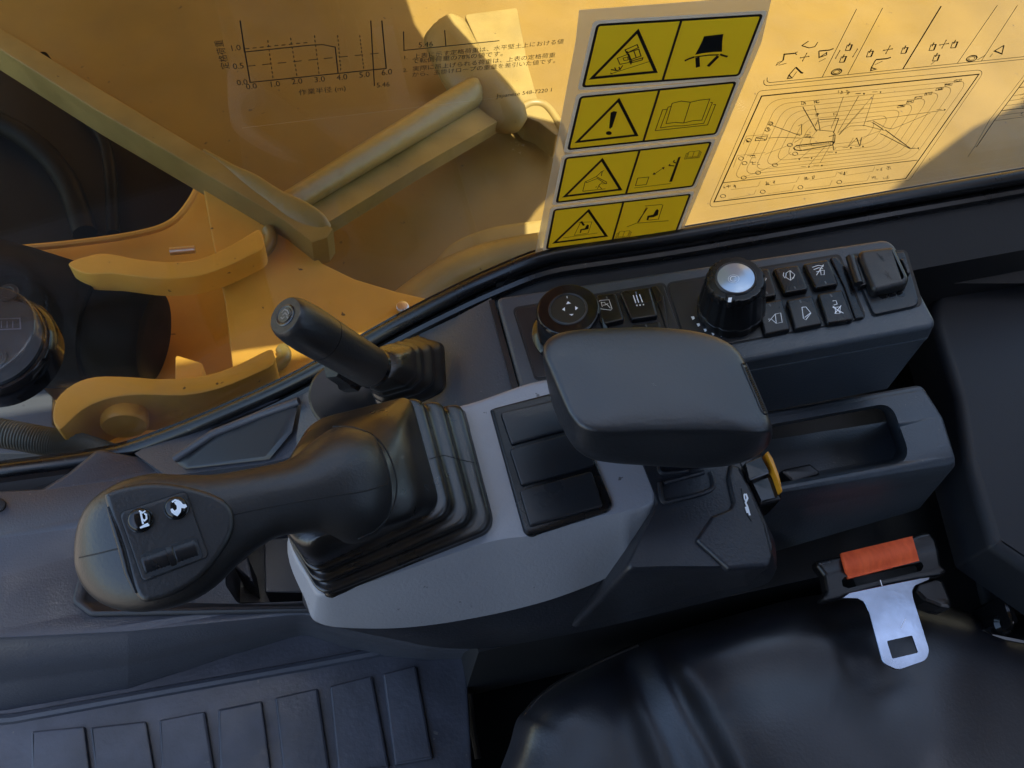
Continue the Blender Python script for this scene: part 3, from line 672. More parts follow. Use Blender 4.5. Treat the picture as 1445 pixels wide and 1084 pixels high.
# dark cylinder outside
cy = thing('hydraulic_cylinder', 'fat black hydraulic cylinder between the two yellow lugs', 'cylinder', P(100, 460, -.6))
ca_, cb_ = P(-170, 418, -.58), P(222, 478, -.58); cx_ = (cb_ - ca_); cl_ = cx_.length
MB().turn(ca_, cx_, [(0, .135), (cl_ * .50, .112), (cl_ * .80, .092), (cl_ * .805, .088)], n=72).build('barrel', M['cyl'], cy)
MB().turn(ca_ + cx_ * .79, cx_, [(0, .083), (cl_ * .17, .078), (cl_ * .20, .072), (cl_ * .21, .060), (cl_ * .21, .001)], n=72).build('end_cap', M['cyl'], cy)
# hose
ho = thing('corrugated_hose', 'grey corrugated hose low outside the window corner', 'hose', P(40, 625, -.45))
pts = [P(u, v, -.47) for u, v in spl([(-120, 596), (-20, 608), (60, 622), (120, 634), (190, 660)], 220, closed=False)]
MB().tube(pts, [.019 + .0014 * math.sin(i * 2.1) for i in range(len(pts))], 18).build('hose_wall', M['hose'], ho)
pl_ = MB().prism(H(0), [(-80, 560), (60, 545), (74, 560), (74, 600), (140, 640), (-80, 640)], -.66, -.62, r=4, bev=.003).build('outer_step', M['greypaint']); tag(pl_, 'pale grey plate outside below the black gauge', 'plate')

for k_, (lb, pp) in enumerate((('thick black hose crossing the dark gap behind the rail', [(-60, 150), (30, 190), (90, 250), (120, 330)]), ('thin black hose nearer the rail inside the dark gap', [(60, 80), (110, 150), (150, 210), (160, 330)]))):
    tag(MB().tube([P(u, v, -.74) for u, v in spl(pp, 40, closed=False)], (.022, .012)[k_], 16).build('hydraulic_hose', M['cyl']), lb, 'hose')

# ================================================================ inside the cab
_a, _b = math.radians(12), math.radians(5)
CON = Plane(P(1000, 420, 0), (-math.sin(_a), math.sin(_b), 1))
def conpx(u, v): return (CON.hit(u, v) - CAM).length / ray(u, v).length
con = thing('switch_console', 'long charcoal side console with two dials, switches and a rubber socket cap under the window', 'switch console', P(1000, 470, -.12))
mb = MB().prism(CON, [(699, 419), (1258, 335), (1325, 459), (739, 566)], -.024, 0, r=[8, 22, 10, 4], bev=.005, sm=4)
def cl(pts, h): return [CON.hit(u, v, h) for u, v in pts]
mb.loft([cl(rp([(712, 440), (1264, 352), (1311, 478), (752, 580)], 6), -.018), cl(rp([(706, 470), (1215, 395), (1256, 548), (770, 640)], 6), -.10)])
body = mb.build('body', M['console'], con)
MB().prism(CON, [(689, 424), (697, 422), (738, 566), (728, 568)], -.03, -.006, bev=.001).build('end_strip', M['smooth'], con)
lm = MB().prism(CON, [(725, 436), (936, 401), (968, 492), (757, 534)], 0, .0015, r=[8, 5, 4, 6], bev=.001).build('left_switch_plate', M['smooth'], con)
rm = MB().prism(CON, [(941, 401), (1183, 361), (1221, 449), (972, 495)], 0, .0015, r=[8, 8, 4, 6], bev=.001).build('right_switch_plate', M['smooth'], con)
# dark seams round the plates
for nm, pts in (('left_seam', [(722, 434), (938, 398), (972, 494), (755, 538)]), ('right_seam', [(939, 399), (1185, 358), (1224, 450), (971, 498)])):
    MB().prism(CON, pts, -.001, .0004, r=8).build('plate_seam', M['dark'], con)
MB().prism(CON, c('c7', [(905, 285), (935, 278), (975, 330), (1003, 505), (990, 515), (960, 420), (945, 380)]), .001, .004, r=1.2, bev=.0012).build('bezel_strip', M['black'], con)
MB().prism(CON, c('c8', [(835, 158), (862, 152), (912, 200), (1008, 462), (965, 470), (905, 300)]), .001, .004, r=1.5, bev=.0012).build('bezel_strip', M['black'], con)
def sw(k, pts, label, hh=.0075, tilt=0, icon=(), w=.9, fills=()):
    L = [CON.loc(u, v, hh) for u, v in c(k, pts)]
    if area2(L) < 0: L = L[::-1]
    mb = MB()
    outer = rp(L, .0028, 4, 1); cy0 = min(y for x, y in outer); cy1 = max(y for x, y in outer)
    hz = lambda y: hh + tilt * ((y - cy0) / (cy1 - cy0) - .5)
    rings = [[CON.pt(x, y, .0005) for x, y in outer]]
    for j in range(4):
        a = math.pi / 2 * j / 3; I_ = inset2(outer, .0022 * (1 - math.cos(a)) + 1e-7)
        rings.append([CON.pt(x, y, hz(y) - .0022 * (1 - math.sin(a))) for x, y in I_])
    mb.loft(rings, True, True); o = mb.build('rocker_switch', M['black'], con); o['label'] = label
    up = tilt < 0
    l0 = bil([outer_q for outer_q in (CON.loc(*p_, hh) for p_ in c(k, pts))], .5, .86 if up else .14)
    e_ = hz(l0[1]) + 1e-4
    MB().poly([CON.pt(l0[0] + a_, l0[1] + b_, e_) for a_, b_ in ((-.0007, -.0016), (.0007, -.0016), (.0007, .0016), (-.0007, .0016))]).build('indicator_lamp', M['grey_print'], o, smooth=False, fix=False)
    if icon or fills:
        mi = MB(); e = 1.2e-4
        def lp(u, v):
            x, y = CON.loc(u, v, hh); return x, y
        for f in fills:
            mi.poly([CON.pt(x, y, hz(y) + e) for x, y in [lp(*p) for p in c(k, f)]]); e += 1.5e-5
        for ln in icon:
            q = [Vector(lp(*p)) for p in c(k, ln)]; n = len(q); A = []; B = []
            for i in range(n):
                d = (q[min(i + 1, n - 1)] - q[max(i - 1, 0)]).normalized(); nn = Vector((-d.y, d.x)) * (w * conpx(1100, 430) / 2)
                A.append(CON.pt(*(q[i] + nn), hz((q[i] + nn).y) + e)); B.append(CON.pt(*(q[i] - nn), hz((q[i] - nn).y) + e))
            a = mi.add(A); b = mi.add(B)
            for i in range(n - 1): mi.face([b + i, b + i + 1, a + i + 1, a + i])
            e += 1.5e-5
        mi.build('switch_symbol', M['white'], o, smooth=False, fix=False)
    return o
TT = -.0025
sw('c8', [(450, 217), (525, 206), (566, 352), (470, 372)], 'switch behind the large dial with a slatted symbol', .0075, TT, [[(478, 245), (482, 290)], [(490, 245), (490, 292)], [(503, 262), (490, 292)], [(511, 262), (500, 292)]], 1.0)
sw('c8', [(542, 208), (676, 189), (726, 322), (602, 343)], 'switch with a windscreen washer symbol in the upper row', .0075, TT, [[(612, 235), (632, 222), (656, 244), (648, 262), (634, 274), (610, 258), (612, 235)], [(632, 222), (634, 274)], [(600, 232), (597, 248), (606, 262)], [(640, 262), (652, 262)]], .95)
sw('c8', [(695, 184), (828, 160), (880, 296), (760, 318)], 'switch with a struck-through beacon symbol in the upper row', .0075, TT, [[(745, 205), (775, 195), (803, 200)], [(752, 218), (778, 208), (800, 212)], [(802, 192), (766, 248)], [(780, 222), (806, 222), (806, 245), (790, 247), (787, 222)], [(765, 230), (783, 228)]], .95)
sw('c8', [(455, 392), (590, 370), (636, 520), (502, 548)], 'switch with a side door symbol in the lower row', .0075, .002, [[(556, 446), (584, 440), (592, 486), (562, 492), (556, 446)], [(556, 446), (535, 470), (562, 492)], [(520, 472), (535, 470), (524, 482)]], .95)
sw('c8', [(610, 376), (744, 350), (800, 492), (655, 522)], 'switch with a wiper symbol in the lower row', .0075, .002, [[(692, 412), (712, 410), (738, 440), (712, 474), (700, 466), (692, 412)], [(738, 438), (706, 462)]], 1.0)
sw('c8', [(768, 345), (898, 321), (960, 470), (820, 492)], 'switch with a struck-through battery lamp symbol in the lower row', .0075, .002, [[(848, 380), (865, 378), (872, 395), (855, 400)], [(850, 405), (890, 438)], [(892, 402), (860, 442)], [(860, 412), (888, 408), (886, 440), (866, 442), (860, 412)], [(848, 410), (905, 440)]], 1.0)
sw('c7', [(612, 326), (718, 316), (766, 462), (640, 490)], 'switch with a framed symbol beside the small dial', .0075, .0, [[(626, 364), (636, 358), (682, 354), (698, 402), (692, 410), (642, 404), (634, 396), (626, 364)], [(640, 370), (660, 368), (662, 378), (678, 376)], [(650, 384), (672, 380), (690, 400)], [(640, 366), (646, 392)]], .9)
sw('c7', [(738, 308), (902, 286), (946, 442), (802, 462)], 'switch with three vertical bars and dots', .0075, .0, [[(812, 330), (826, 372)], [(828, 328), (842, 370)], [(846, 326), (862, 368)]], 1.3, [[(828, 382), (834, 381), (836, 388), (830, 389)], [(845, 380), (851, 379), (853, 386), (847, 387)], [(863, 378), (869, 377), (871, 384), (865, 385)]])
sw('c7', [(800, 488), (955, 466), (985, 590), (830, 600)], 'switch half hidden behind the armrest edge', .0065)
# small dial
n_ = CON.n
dl = MB(); b0 = CON.hit(805, 470); 
dl.turn(b0, n_, [(0, .0365), (.004, .0365), (.006, .0345), (.008, .0315), (.030, .0290), (.033, .0298), (.036, .0296), (.0385, .0280), (.039, .0270)], n=64)
d0 = dl.build('small_dial', M['gloss'], con); d0['label'] = 'small black jog dial with four white arrows'
t0 = b0 + n_ * .0392
MB().turn(t0, n_, [(0, .0160), (.0004, .0155)], n=48).build('dial_window', mat('smoked_window', (.028, .028, .022), .18), d0)
MB().turn(t0 - n_ * .0002, n_, [(0, .0180), (.0008, .0176), (.0011, .0168), (.0006, .0161), (0, .0160)], n=48, cap0=False, cap1=False).build('dial_ring', M['smooth'], d0)
DP = Plane(t0 + n_ * .0005, n_)
def dpx(): return (DP.o - CAM).length / ray(805, 433).length
mi = MB(); e = .0001
for pts in ([(452, 378), (478, 374), (462, 362)], [(468, 432), (492, 430), (483, 440)], [(430, 406), (445, 394), (446, 415)], [(500, 388), (516, 398), (502, 410)]):
    mi.poly([DP.hit(u, v, e) for u, v in c('c7', pts)]); e += 1e-5
mi.ribbon(DP, [DP.loc(*p) for p in c('c7', [(456, 335), (458, 346)])], .0005, e)
mi.build('arrow_marks', M['white'], d0, smooth=False, fix=False)
# large dial
b1 = CON.hit(1031, 440)
kn = lambda k: 1 - .035 * (1 if (k % 8) < 2 else 0)
dl = MB().turn(b1, n_, [(0, .0305), (.003, .0305), (.0045, .0310), (.012, .0312), (.0125, .0305), (.014, .0305), (.030, .0285), (.044, .0268), (.048, .0262), (.0505, .0245), (.0508, .0235)], n=96, knurl=kn)
d1 = dl.build('large_dial', M['black'], con); d1['label'] = 'tall black dial with a silver centre and a white pointer'
t1 = b1 + n_ * .0508
MB().turn(t1, n_, [(0, .0185), (.0006, .0185), (.0014, .0178), (.0012, .0165)], n=48).build('dial_rim', M['smooth'], d1)
MB().turn(t1, n_, [(.0011, .0168), (.0020, .012), (.0026, .007), (.0028, .001)], n=48).build('dial_centre', M['lens'], d1)
D2 = Plane(t1 + n_ * .0030, n_)
mi = MB(); x0, y0 = D2.loc(*c('c8', [(344, 266)])[0])
mi.ribbon(D2, [(x0 + .0030 * math.cos(t * .45), y0 + .0028 * math.sin(t * .45)) for t in range(1, 12)], .0006, .0001)
mi.ribbon(D2, [(x0 + .0048 * math.cos(t * .39), y0 + .0044 * math.sin(t * .39)) for t in range(16)], .00025, .0002, True)
mi.build('dial_symbol', M['white'], d1, smooth=False, fix=False)
D3 = Plane(t1, n_)
mb = MB().prism(D3, c('c8', [(308, 338), (350, 345), (352, 372), (318, 392), (300, 372)]), -.006, .0012, r=.8, bev=.0008).build('pointer_nose', M['black'], d1)
MB().prism(D3, c('c8', [(318, 362), (336, 360), (332, 384), (314, 384)]), .0012, .0016, r=.6).build('pointer_mark', M['white'], d1)
mi = MB(); h = .0016
for i, (x, y) in enumerate([(135, 465), (163, 500), (198, 527), (238, 547), (280, 554), (321, 551), (360, 540)]):
    s = 11 - i * .8; mi.poly([CON.hit(u, v, h + i * 1e-5) for u, v in c('c8', [(x - s * .8, y - s * .6), (x + s * .6, y - s * .8), (x + s, y + s * .3), (x, y + s)])])
mi.build('scale_marks', M['white'], con, smooth=False, fix=False)
# rubber capped socket
so_ = MB().prism(CON, [(1197, 361), (1277, 354), (1299, 430), (1233, 444)], 0, .004, r=[6, 6, 10, 8], bev=.002).build('socket_base', M['smooth'], con)
MB().prism(CON, [(1194, 359), (1279, 352), (1303, 431), (1231, 448)], -.001, .0006, r=8).build('plate_seam', M['dark'], con)
MB().prism(CON, c('c8', [(940, 150), (985, 140), (1035, 290), (985, 305)]), .003, .010, r=2.5, bev=.003).build('cap_hinge', M['grip'], so_)
MB().tube([CON.hit(u, v, .011) for u, v in c('c8', [(938, 155), (982, 292)])], .0042, 14).build('hinge_roll', M['grip'], so_)
MB().prism(CON, c('c8', [(968, 118), (1165, 95), (1252, 278), (1055, 328)]), .005, .016, r=[9, 8, 9, 9], bev=.0045, sm=4).build('socket_cap', M['grip'], so_)
MB().prism(CON, c('c8', [(1190, 150), (1222, 165), (1250, 225), (1235, 245)]), .006, .013, r=2.5, bev=.003).build('cap_tab', M['grip'], so_)
for x, y in ((1108, 356), (1152, 349), (1197, 342)):
    q = CON.hit(*c('c8', [(x, y)])[0], .0042); MB().turn(q, n_, [(0, .0038), (.0002, .0034)], n=16).build('vent_hole', M['gloss'], so_)
strokes('socket_symbol', CON, .0162, [c('c8', l) for l in ([(1080, 140), (1108, 178)], [(1085, 155), (1105, 150)], [(1075, 135), (1090, 150), (1110, 165)], [(1118, 225), (1150, 270)], [(1135, 230), (1128, 262)], [(1112, 240), (1135, 255)])], .0006, M['dark'], so_)

# black sill between seal and console
sl_ = MB().loft([[P(u, v, -.06) for u, v in [(700, 400), (850, 350), (1100, 310), (1300, 270), (1560, 222)]], [P(u, v, -.10) for u, v in [(700, 440), (850, 420), (1100, 400), (1300, 400), (1560, 400)]]], False, False, closed=False)
sl_.build('sill_board', M['dark'], win)
# rear pillar trim
pt = thing('rear_pillar_trim', 'dark matte pillar trim behind the consoles at the right edge', 'pillar trim', P(1400, 550, -.2))
MB().prism(H(0), [(1480, 262), (1420, 300), (1322, 385), (1318, 450), (1352, 560), (1365, 650), (1400, 770), (1560, 880), (1700, 500), (1600, 240)], -.2, -.13, r=12, bev=.012, sm=4).build('trim_panel', mat('pillar_plastic', (.009, .011, .016), .6, grain=.4), pt)
MB().prism(H(0), [(1340, 640), (1380, 735), (1470, 790), (1700, 830), (1700, 1000), (1400, 900)], -.30, -.26, r=10, bev=.01, sm=3).build('lower_trim', mat('lower_plastic', (.008, .010, .014), .6, grain=.4), pt)

# trim surface between window, levers and console
tr = thing('window_side_trim', 'charcoal trim shelf running forward from the switch console below the window', 'trim shelf', P(600, 520, -.1))
zt = {}
Apts = [(640, 449, -.092), (693, 421, -.055), (735, 566, -.055), (655, 590, -.065), (560, 660, -.10), (420, 720, -.20), (418, 618, -.205), (428, 556, -.205), (560, 487, -.14)]
mb = MB(); mb.poly([P(*a) for a in Apts]); 
ring0 = [P(*a) for a in Apts]; ring1 = [p + Vector((0, 0, -.05)) for p in ring0]
MB().loft([ring1, [p + Vector((0,0,-.003)) for p in ring0], ring0]).build('shelf_top', M['console'], tr)
Bp = [(430, 552, -.21), (432, 640, -.215), (370, 655, -.235), (236, 672, -.275), (190, 640, -.30), (236, 612, -.29), (300, 590, -.277)]
r0 = [P(*a) for a in Bp]
MB().loft([[p + Vector((0, 0, -.04)) for p in r0], r0]).build('shelf_front', M['trim'], tr)
Cp = [(420, 572, -.205), (412, 610, -.208), (380, 648, -.226), (262, 662, -.262), (248, 652, -.266), (262, 636, -.264), (330, 600, -.24)]
r0 = [P(*a) for a in Cp]; 
MB().loft([[P(*a) + Vector((0, .0, -.001)) for a in Cp], r0, [Vector(sum((p for p in r0), Vector()) / len(r0)).lerp(p, .9) + Vector((0, 0, .003)) for p in r0]]).build('shelf_pocket', M['smooth'], tr)
MB().tube([P(*a) for a in ((246, 648, -.262), (300, 612, -.245), (365, 586, -.222), (422, 566, -.200))], .0045, 10).build('pocket_lip', M['trim'], tr)

# big lower side trim, tray and recess
st = thing('side_trim', 'large charcoal moulding with a textured tray under the joystick grip', 'side trim', P(300, 850, -.35))
zt_ = -.30
top_out = rp([(40, 900), (-60, 905), (-120, 700), (60, 690), (96, 668), (138, 634), (250, 655), (430, 600), (560, 640), (760, 760), (860, 850), (700, 912), (600, 905), (430, 868), (180, 893)], [30, 5, 5, 10, 8, 16, 10, 10, 10, 10, 10, 30, 60, 80, 60], 5, 3)
rings = []
def dz_(pts, z, k): return [P(a[0], a[1] + k * (1 - .8 * max(0, min(1, a[0] / 650))) * max(0, min(1, (a[1] - 840) / 50)), z) for a in pts]
rings = [dz_(top_out, -.47, 108), dz_(top_out, -.445, 106), dz_(top_out, -.40, 66), dz_(top_out, -.385, 56), dz_(top_out, -.35, 46), dz_(top_out, -.328, 30), dz_(top_out, -.312, 10), dz_(top_out, -.306, 2), dz_(scale_out(top_out, .992), zt_ - .002, 0), dz_(scale_out(top_out, .98), zt_, 0)]
mb = MB().loft(rings)
trim_o = mb.build('moulding', M['trim'], st)
hole = MB().prism(H(0), [(314, 770), (312, 815), (330, 842), (424, 838), (470, 836), (470, 700), (330, 700)], -.46, -.27, r=12).build('k', M['dark'])
trim_o = cut(trim_o, [hole])
tray_px = [(100, 848), (126, 868), (440, 862), (440, 640), (230, 672), (128, 745)]
tray = MB().prism(H(0), tray_px, -.306, -.293, r=[10, 14, 3, 3, 8, 30], bev=.003).build('tray_lip', M['smooth'], st)
hole2 = MB().prism(H(0), [(314, 770), (312, 815), (330, 842), (424, 838), (470, 836), (470, 700), (330, 700)], -.35, -.27, r=12).build('k', M['dark'])
h3 = MB().prism(H(0), [(112, 843), (132, 858), (300, 852), (440, 850), (440, 652), (234, 682), (138, 750)], -.2975, -.28, r=[8, 10, 3, 3, 3, 8, 28]).build('k', M['dark'])
tray = cut(tray, [h3, hole2])
tray.data.materials.clear(); tray.data.materials.append(mat('tray_texture', (.026, .028, .034), .55, grain=1.0, gscale=420))
MB().prism(H(0), [(310, 690), (480, 690), (480, 850), (310, 850)], -.42, -.40).build('recess_floor', M['trim'], st)
MB().prism(H(0), [(330, 800), (350, 785), (357, 822), (352, 818)], -.40, -.33, r=2, bev=.002).build('recess_rib', M['trim'], st)
MB().prism(H(0), [(372, 760), (480, 752), (480, 838), (374, 836)], -.40, -.35, r=2, bev=.002).build('recess_block', M['smooth'], st)
MB().turn(P(-2, 714, -.30), (0, 0, 1), [(0, .008), (.003, .008), (.004, .006)], n=24).build('screw_cap', M['dark'], st)
# front pillar
fp = thing('front_pillar_trim', 'black pillar trim in the lower left corner of the window', 'pillar trim', P(20, 670, -.4))
MB().prism(H(0), [(-200, 690), (-60, 662), (60, 650), (118, 640), (96, 672), (58, 696), (0, 690), (-160, 760)], -.40, -.33, r=4, bev=.004).build('trim_block', M['dark'], fp)

# floor mat
fm = thing('floor_mat', 'ribbed dark rubber floor mat along the bottom edge', 'floor mat', P(400, 1030, -.6))
zf = -.44
MB().prism(H(0), [(-100, 940), (60, 915), (250, 890), (480, 860), (600, 845), (655, 880), (668, 1100), (668, 1300), (-100, 1300)], zf - .03, zf, r=10, bev=.004).build('mat_base', M['mat'], fm)
cells = [c('d7', q) for q in ([(1115, 352), (1212, 328), (1262, 600), (1150, 620)], [(960, 388), (1084, 357), (1135, 630), (985, 640)], [(800, 422), (926, 394), (962, 640), (825, 640)], [(634, 456), (762, 430), (790, 640), (640, 640)], [(462, 487), (597, 461), (625, 640), (470, 640)], [(262, 508), (425, 490), (450, 640), (275, 640)], [(90, 520), (245, 505), (262, 640), (90, 640)])]
for q in cells:
    MB().prism(H(0), q, zf - .001, zf + .007, r=3, bev=.003).build('tread_pad', M['mat'], fm)
MB().tube([P(u, v, zf) for u, v in [(-60, 1020), (20, 1014), (250, 972), (440, 938), (600, 908)]], .006, 8).build('mat_edge', M['trim'], fm)
# grey bracket
gb = thing('seat_bracket', 'bent grey painted bracket beside the seat base', 'bracket', P(650, 980, -.5))
MB().prism(H(0), c('d7', [(1195, 262), (1245, 258), (1345, 282), (1418, 268), (1425, 330), (1412, 375), (1372, 392), (1340, 370), (1330, 320), (1250, 312)]), -.50, -.475, r=4, bev=.006, sm=3).build('top_flange', M['greypaint'], gb)
MB().prism(H(0), c('d7', [(1222, 310), (1335, 300), (1345, 380), (1325, 600), (1260, 600)]), -.54, -.50, r=4, bev=.005, sm=3).build('web', M['greypaint'], gb)
MB().tube([P(u, v, -.49) for u, v in c('d7', [(1368, 395), (1372, 480), (1392, 600)])], .004, 8).build('rod', M['greypaint'], gb)

# joystick pod: light grey cover
pod = thing('control_pod', 'light grey control pod with a black blanking plate and dark rear body', 'control pod', P(650, 800, -.15))
A = rp([(410, 750), (436, 842), (928, 706), (905, 640), (800, 540), (660, 572), (500, 620)], [14, 22, 12, 10, 6, 10, 10], 6, 4)
B = rp([(420, 800), (445, 880), (700, 868), (930, 716), (915, 640), (800, 545), (665, 580)], 10, 6, 4)
def zA_(i): return 0
side = [(408, 752), (432, 850), (452, 880), (520, 887), (600, 883), (700, 866), (790, 842), (872, 808), (888, 790), (926, 712), (905, 640), (800, 542), (660, 574), (500, 620)]
topo = [(412, 750), (436, 824), (456, 843), (500, 832), (580, 805), (690, 768), (760, 757), (850, 732), (895, 722), (925, 704), (904, 640), (800, 540), (660, 572), (500, 620)]
zS = [-.045, -.055, -.065, -.075, -.08, -.085, -.075, -.06, -.05, -.01, -.01, -.005, -.005, -.03]
zT = [-.02, -.02, -.015, -.01, -.005, 0, 0, 0, 0, 0, 0, 0, 0, -.01]
def sm3(P_, Z_, n=112): 
    return [P(a[0], a[1], a[2]) for a in spl([(p[0], p[1], z) for p, z in zip(P_, Z_)], n)]
R0 = sm3(side, [z - .02 for z in zS]); R1 = sm3(side, zS); R2 = sm3(topo, zT)
R15 = [a.lerp(b, .93) for a, b in zip(R1, R2)]
cen = sum(R2, Vector()) / len(R2); R3 = [Vector((p.x + (cen.x - p.x) * .03, p.y + (cen.y - p.y) * .05, p.z + .003)) for p in R2]
R15 = [p + Vector((0, 0, .002)) for p in R15]
MB().loft([R0, R1, R15, [a.lerp(b, .5) + Vector((0, 0, .0015)) for a, b in zip(R2, R3)], R3]).build('pod_cover', M['pod'], pod, ang=60)
# blanking plate
z0 = .004
bp = MB().prism(H(0), c('d3', [(100, 438), (355, 365), (700, 700), (650, 895), (255, 998)]), -.002, z0 + .003, r=[9, 4, 4, 12, 12], bev=.002)
bp = MB().prism(H(0), [(692, 577), (700, 574), (800, 548), (868, 718), (742, 758)], -.002, z0 + .003, r=[2, 8, 6, 12, 12], bev=.0025).build('blanking_plate', M['black'], pod)
for q in ([(706, 582), (800, 560), (815, 602), (722, 628)], [(719, 634), (822, 606), (840, 656), (736, 686)], [(733, 692), (835, 664), (852, 714), (748, 743)]):
    MB().prism(H(0), q, z0, z0 + .0055, r=4, bev=.0015).build('blank_insert', M['smooth'], bp)
# dark body of the pod
dside = [(440, 872), (480, 886), (560, 903), (620, 914), (690, 914), (800, 896), (940, 864), (1060, 832), (1092, 812), (1094, 770), (1080, 735), (1046, 655), (1000, 560), (700, 600), (450, 800)]
dzs = [-.10, -.11, -.13, -.14, -.15, -.14, -.12, -.10, -.08, -.06, -.03, -.01, -.01, -.02, -.08]
dtop = [(450, 866), (480, 874), (560, 880), (620, 876), (700, 860), (800, 830), (880, 795), (960, 770), (1020, 790), (1070, 775), (1072, 740), (1040, 655), (1000, 560), (700, 600), (450, 800)]
dzt = [-.09, -.092, -.09, -.09, -.085, -.075, -.055, -.03, -.03, -.035, -.02, -.006, -.006, -.02, -.08]
Q0 = sm3(dside, [z - .07 for z in dzs], 120); Q1 = sm3(dside, dzs, 120); Q2 = sm3(dtop, dzt, 120)
cq = sum(Q2, Vector()) / len(Q2)
MB().loft([Q0, Q1, [a.lerp(b, .5) + Vector((0, 0, .004)) for a, b in zip(Q1, Q2)], Q2, [p.lerp(cq + Vector((0, 0, .0)), .25) for p in Q2]]).build('dark_body', M['body'], pod, ang=70)
BZ = .004
blk = [(905, 652), (1044, 652), (1082, 742), (1095, 790), (1040, 806), (930, 800), (886, 794), (928, 710)]
bt_ = [rp(q, [4, 6, 14, 14, 16, 14, 8, 8], 6, 4) for q in ([(905, 652), (1044, 652), (1082, 742), (1093, 782), (1045, 800), (935, 800), (884, 802), (928, 710)], [(905, 690), (1048, 690), (1086, 760), (1098, 806), (1056, 834), (925, 862), (800, 888), (850, 800)])]
MB().loft([ring(bt_[1], -.16), ring(bt_[1], -.125), ring(lerp_out(bt_[0], bt_[1], .12), -.006), ring(lerp_out(bt_[0], bt_[1], .05), .001), ring(bt_[0], BZ - .001), ring(scale_out(bt_[0], .98), BZ)]).build('rear_block', M['body'], pod, ang=50)
rg = c('d4', [(768, 150), (830, 170), (895, 290), (1000, 555), (1045, 745), (1020, 812), (760, 830), (550, 640), (655, 485), (770, 440), (788, 400), (752, 240)])
MB().prism(H(0), rg, BZ - .002, BZ + .004, r=[3, 3, 4, 6, 8, 8, 6, 5, 5, 5, 5, 5], bev=.003, sm=3).build('raised_facet', M['body'], pod)
fr_o = MB()
for q in ([(320, 280), (340, 395), (430, 385), (640, 325), (655, 250), (640, 210)], [(318, 165), (340, 215), (500, 200)], [(345, 280), (600, 210)]):
    fr_o.tube([P(u, v, BZ + .0005) for u, v in spl(c('d4', q), 20, closed=False)], .0022, 8)
fr_o.build('moulded_ridge', M['body'], pod)
MB().prism(H(0), c('d4', [(842, 312), (868, 345), (905, 520), (880, 480), (850, 360)]), BZ + .003, BZ + .0048).build('black_sticker', M['st_black'], pod, smooth=False)
strokes('sticker_symbol', H(BZ + .0049), 0, [(c('d4', [(858, 352), (872, 352), (880, 375), (868, 405), (878, 425), (885, 450), (895, 485)]), .0016), (c('d4', [(858, 352), (862, 380), (872, 400)]), .0012), (c('d4', [(868, 430), (880, 470)]), .0016)], .001, M['white'], pod)

# joystick
joy = thing('joystick', 'large black joystick with a pleated rubber boot and a button head leaning left', 'joystick', P(560, 740, 0))
b0 = rp([(664, 572), (711, 750), (455, 851), (410, 772), (470, 604)], [10, 26, 24, 24, 40], 8, 5)
bt = rp([(580, 557), (624, 718), (440, 806), (398, 745), (425, 596)], [16, 30, 26, 40, 60], 8, 5)
rings = []; nf = 3
zb0, zb1 = .002, .062
N = 24
for i in range(N + 1):
    t = i / N
    ph = t * nf * 2 * math.pi
    wv = .5 - .5 * math.cos(ph)             # 0 in the valleys, 1 on the crests
    o = lerp_out(b0, bt, t); z = zb0 + (zb1 - zb0) * t
    sc = 1 - .065 * (1 - wv) * (1 if 0 < i < N else 0)
    rings.append(ring(scale_out(o, sc), z + .0065 * wv))
bt2 = scale_out(bt, .99)
rings.append(ring(bt2, zb1 + .004))
col = rp([(546, 612), (556, 742), (424, 778), (392, 735), (404, 622)], [60, 50, 50, 60, 60], 8, 5)
for t, zz in ((.12, .074), (.35, .088), (.6, .094), (.85, .100), (1.0, .104)): rings.append(ring(lerp_out(bt2, col, t), zz - .004))
rings.append(ring(scale_out(col, .8), .108))
MB().loft(rings, True, True).build('boot', M['rubber'], joy, sub=1, ang=180)
gp_ = MB()
limb(gp_, [(506, 681, .094, 80, .030, 2.1), (488, 685, .104, 84, .031, 2.1), (462, 690, .110, 74, .029, 2.1), (435, 696, .114, 58, .026, 2.1), (410, 702, .117, 52, .024, 2.1), (380, 708, .119, 51, .023, 2.2), (350, 718, .121, 56, .023, 2.3), (320, 730, .122, 64, .023, 2.4), (290, 742, .122, 78, .024, 2.6), (255, 756, .122, 92, .025, 2.7), (220, 764, .121, 96, .025, 2.7), (190, 770, .118, 93, .025, 2.7), (165, 774, .114, 84, .024, 2.6), (146, 777, .108, 67, .021, 2.4), (133, 778, .103, 42, .014, 2.2), (128, 778, .100, 16, .006, 2)], n=40, per=2)
grip = gp_.build('grip', M['grip'], joy, sub=1)
tocam = (CAM - P(230, 750, .14)).normalized()
GP = Plane(P(235, 752, .1470), tocam * .8 + Vector((0, 0, .2)) + Vector((-.06, 0, 0)))
face = MB().prism(GP, c('d1', spl([(262, 262), (430, 222), (600, 228), (780, 272), (875, 330), (905, 420), (870, 530), (750, 690), (610, 785), (500, 822), (430, 822), (385, 750), (330, 560), (250, 330)], 70)), -.012, .0, bev=.0035, sm=4).build('face_plate', M['grip'], grip)
MB().tube([GP.hit(u, v, -.0015) for u, v in c('d1', [(262, 345), (300, 450), (335, 560), (365, 680), (405, 785)])], [.001, .0022, .0025, .0022, .001], 10).build('face_groove', M['black'], grip)
MB().prism(GP, c('d1', [(312, 372), (662, 258), (784, 605), (435, 735)]), -.003, .0003, r=8).build('panel_seam', M['dark'], face)
pnl = MB().prism(GP, c('d1', [(318, 376), (658, 266), (777, 600), (440, 728)]), -.003, .0012, r=8, bev=.0009).build('button_panel', M['grip'], face)
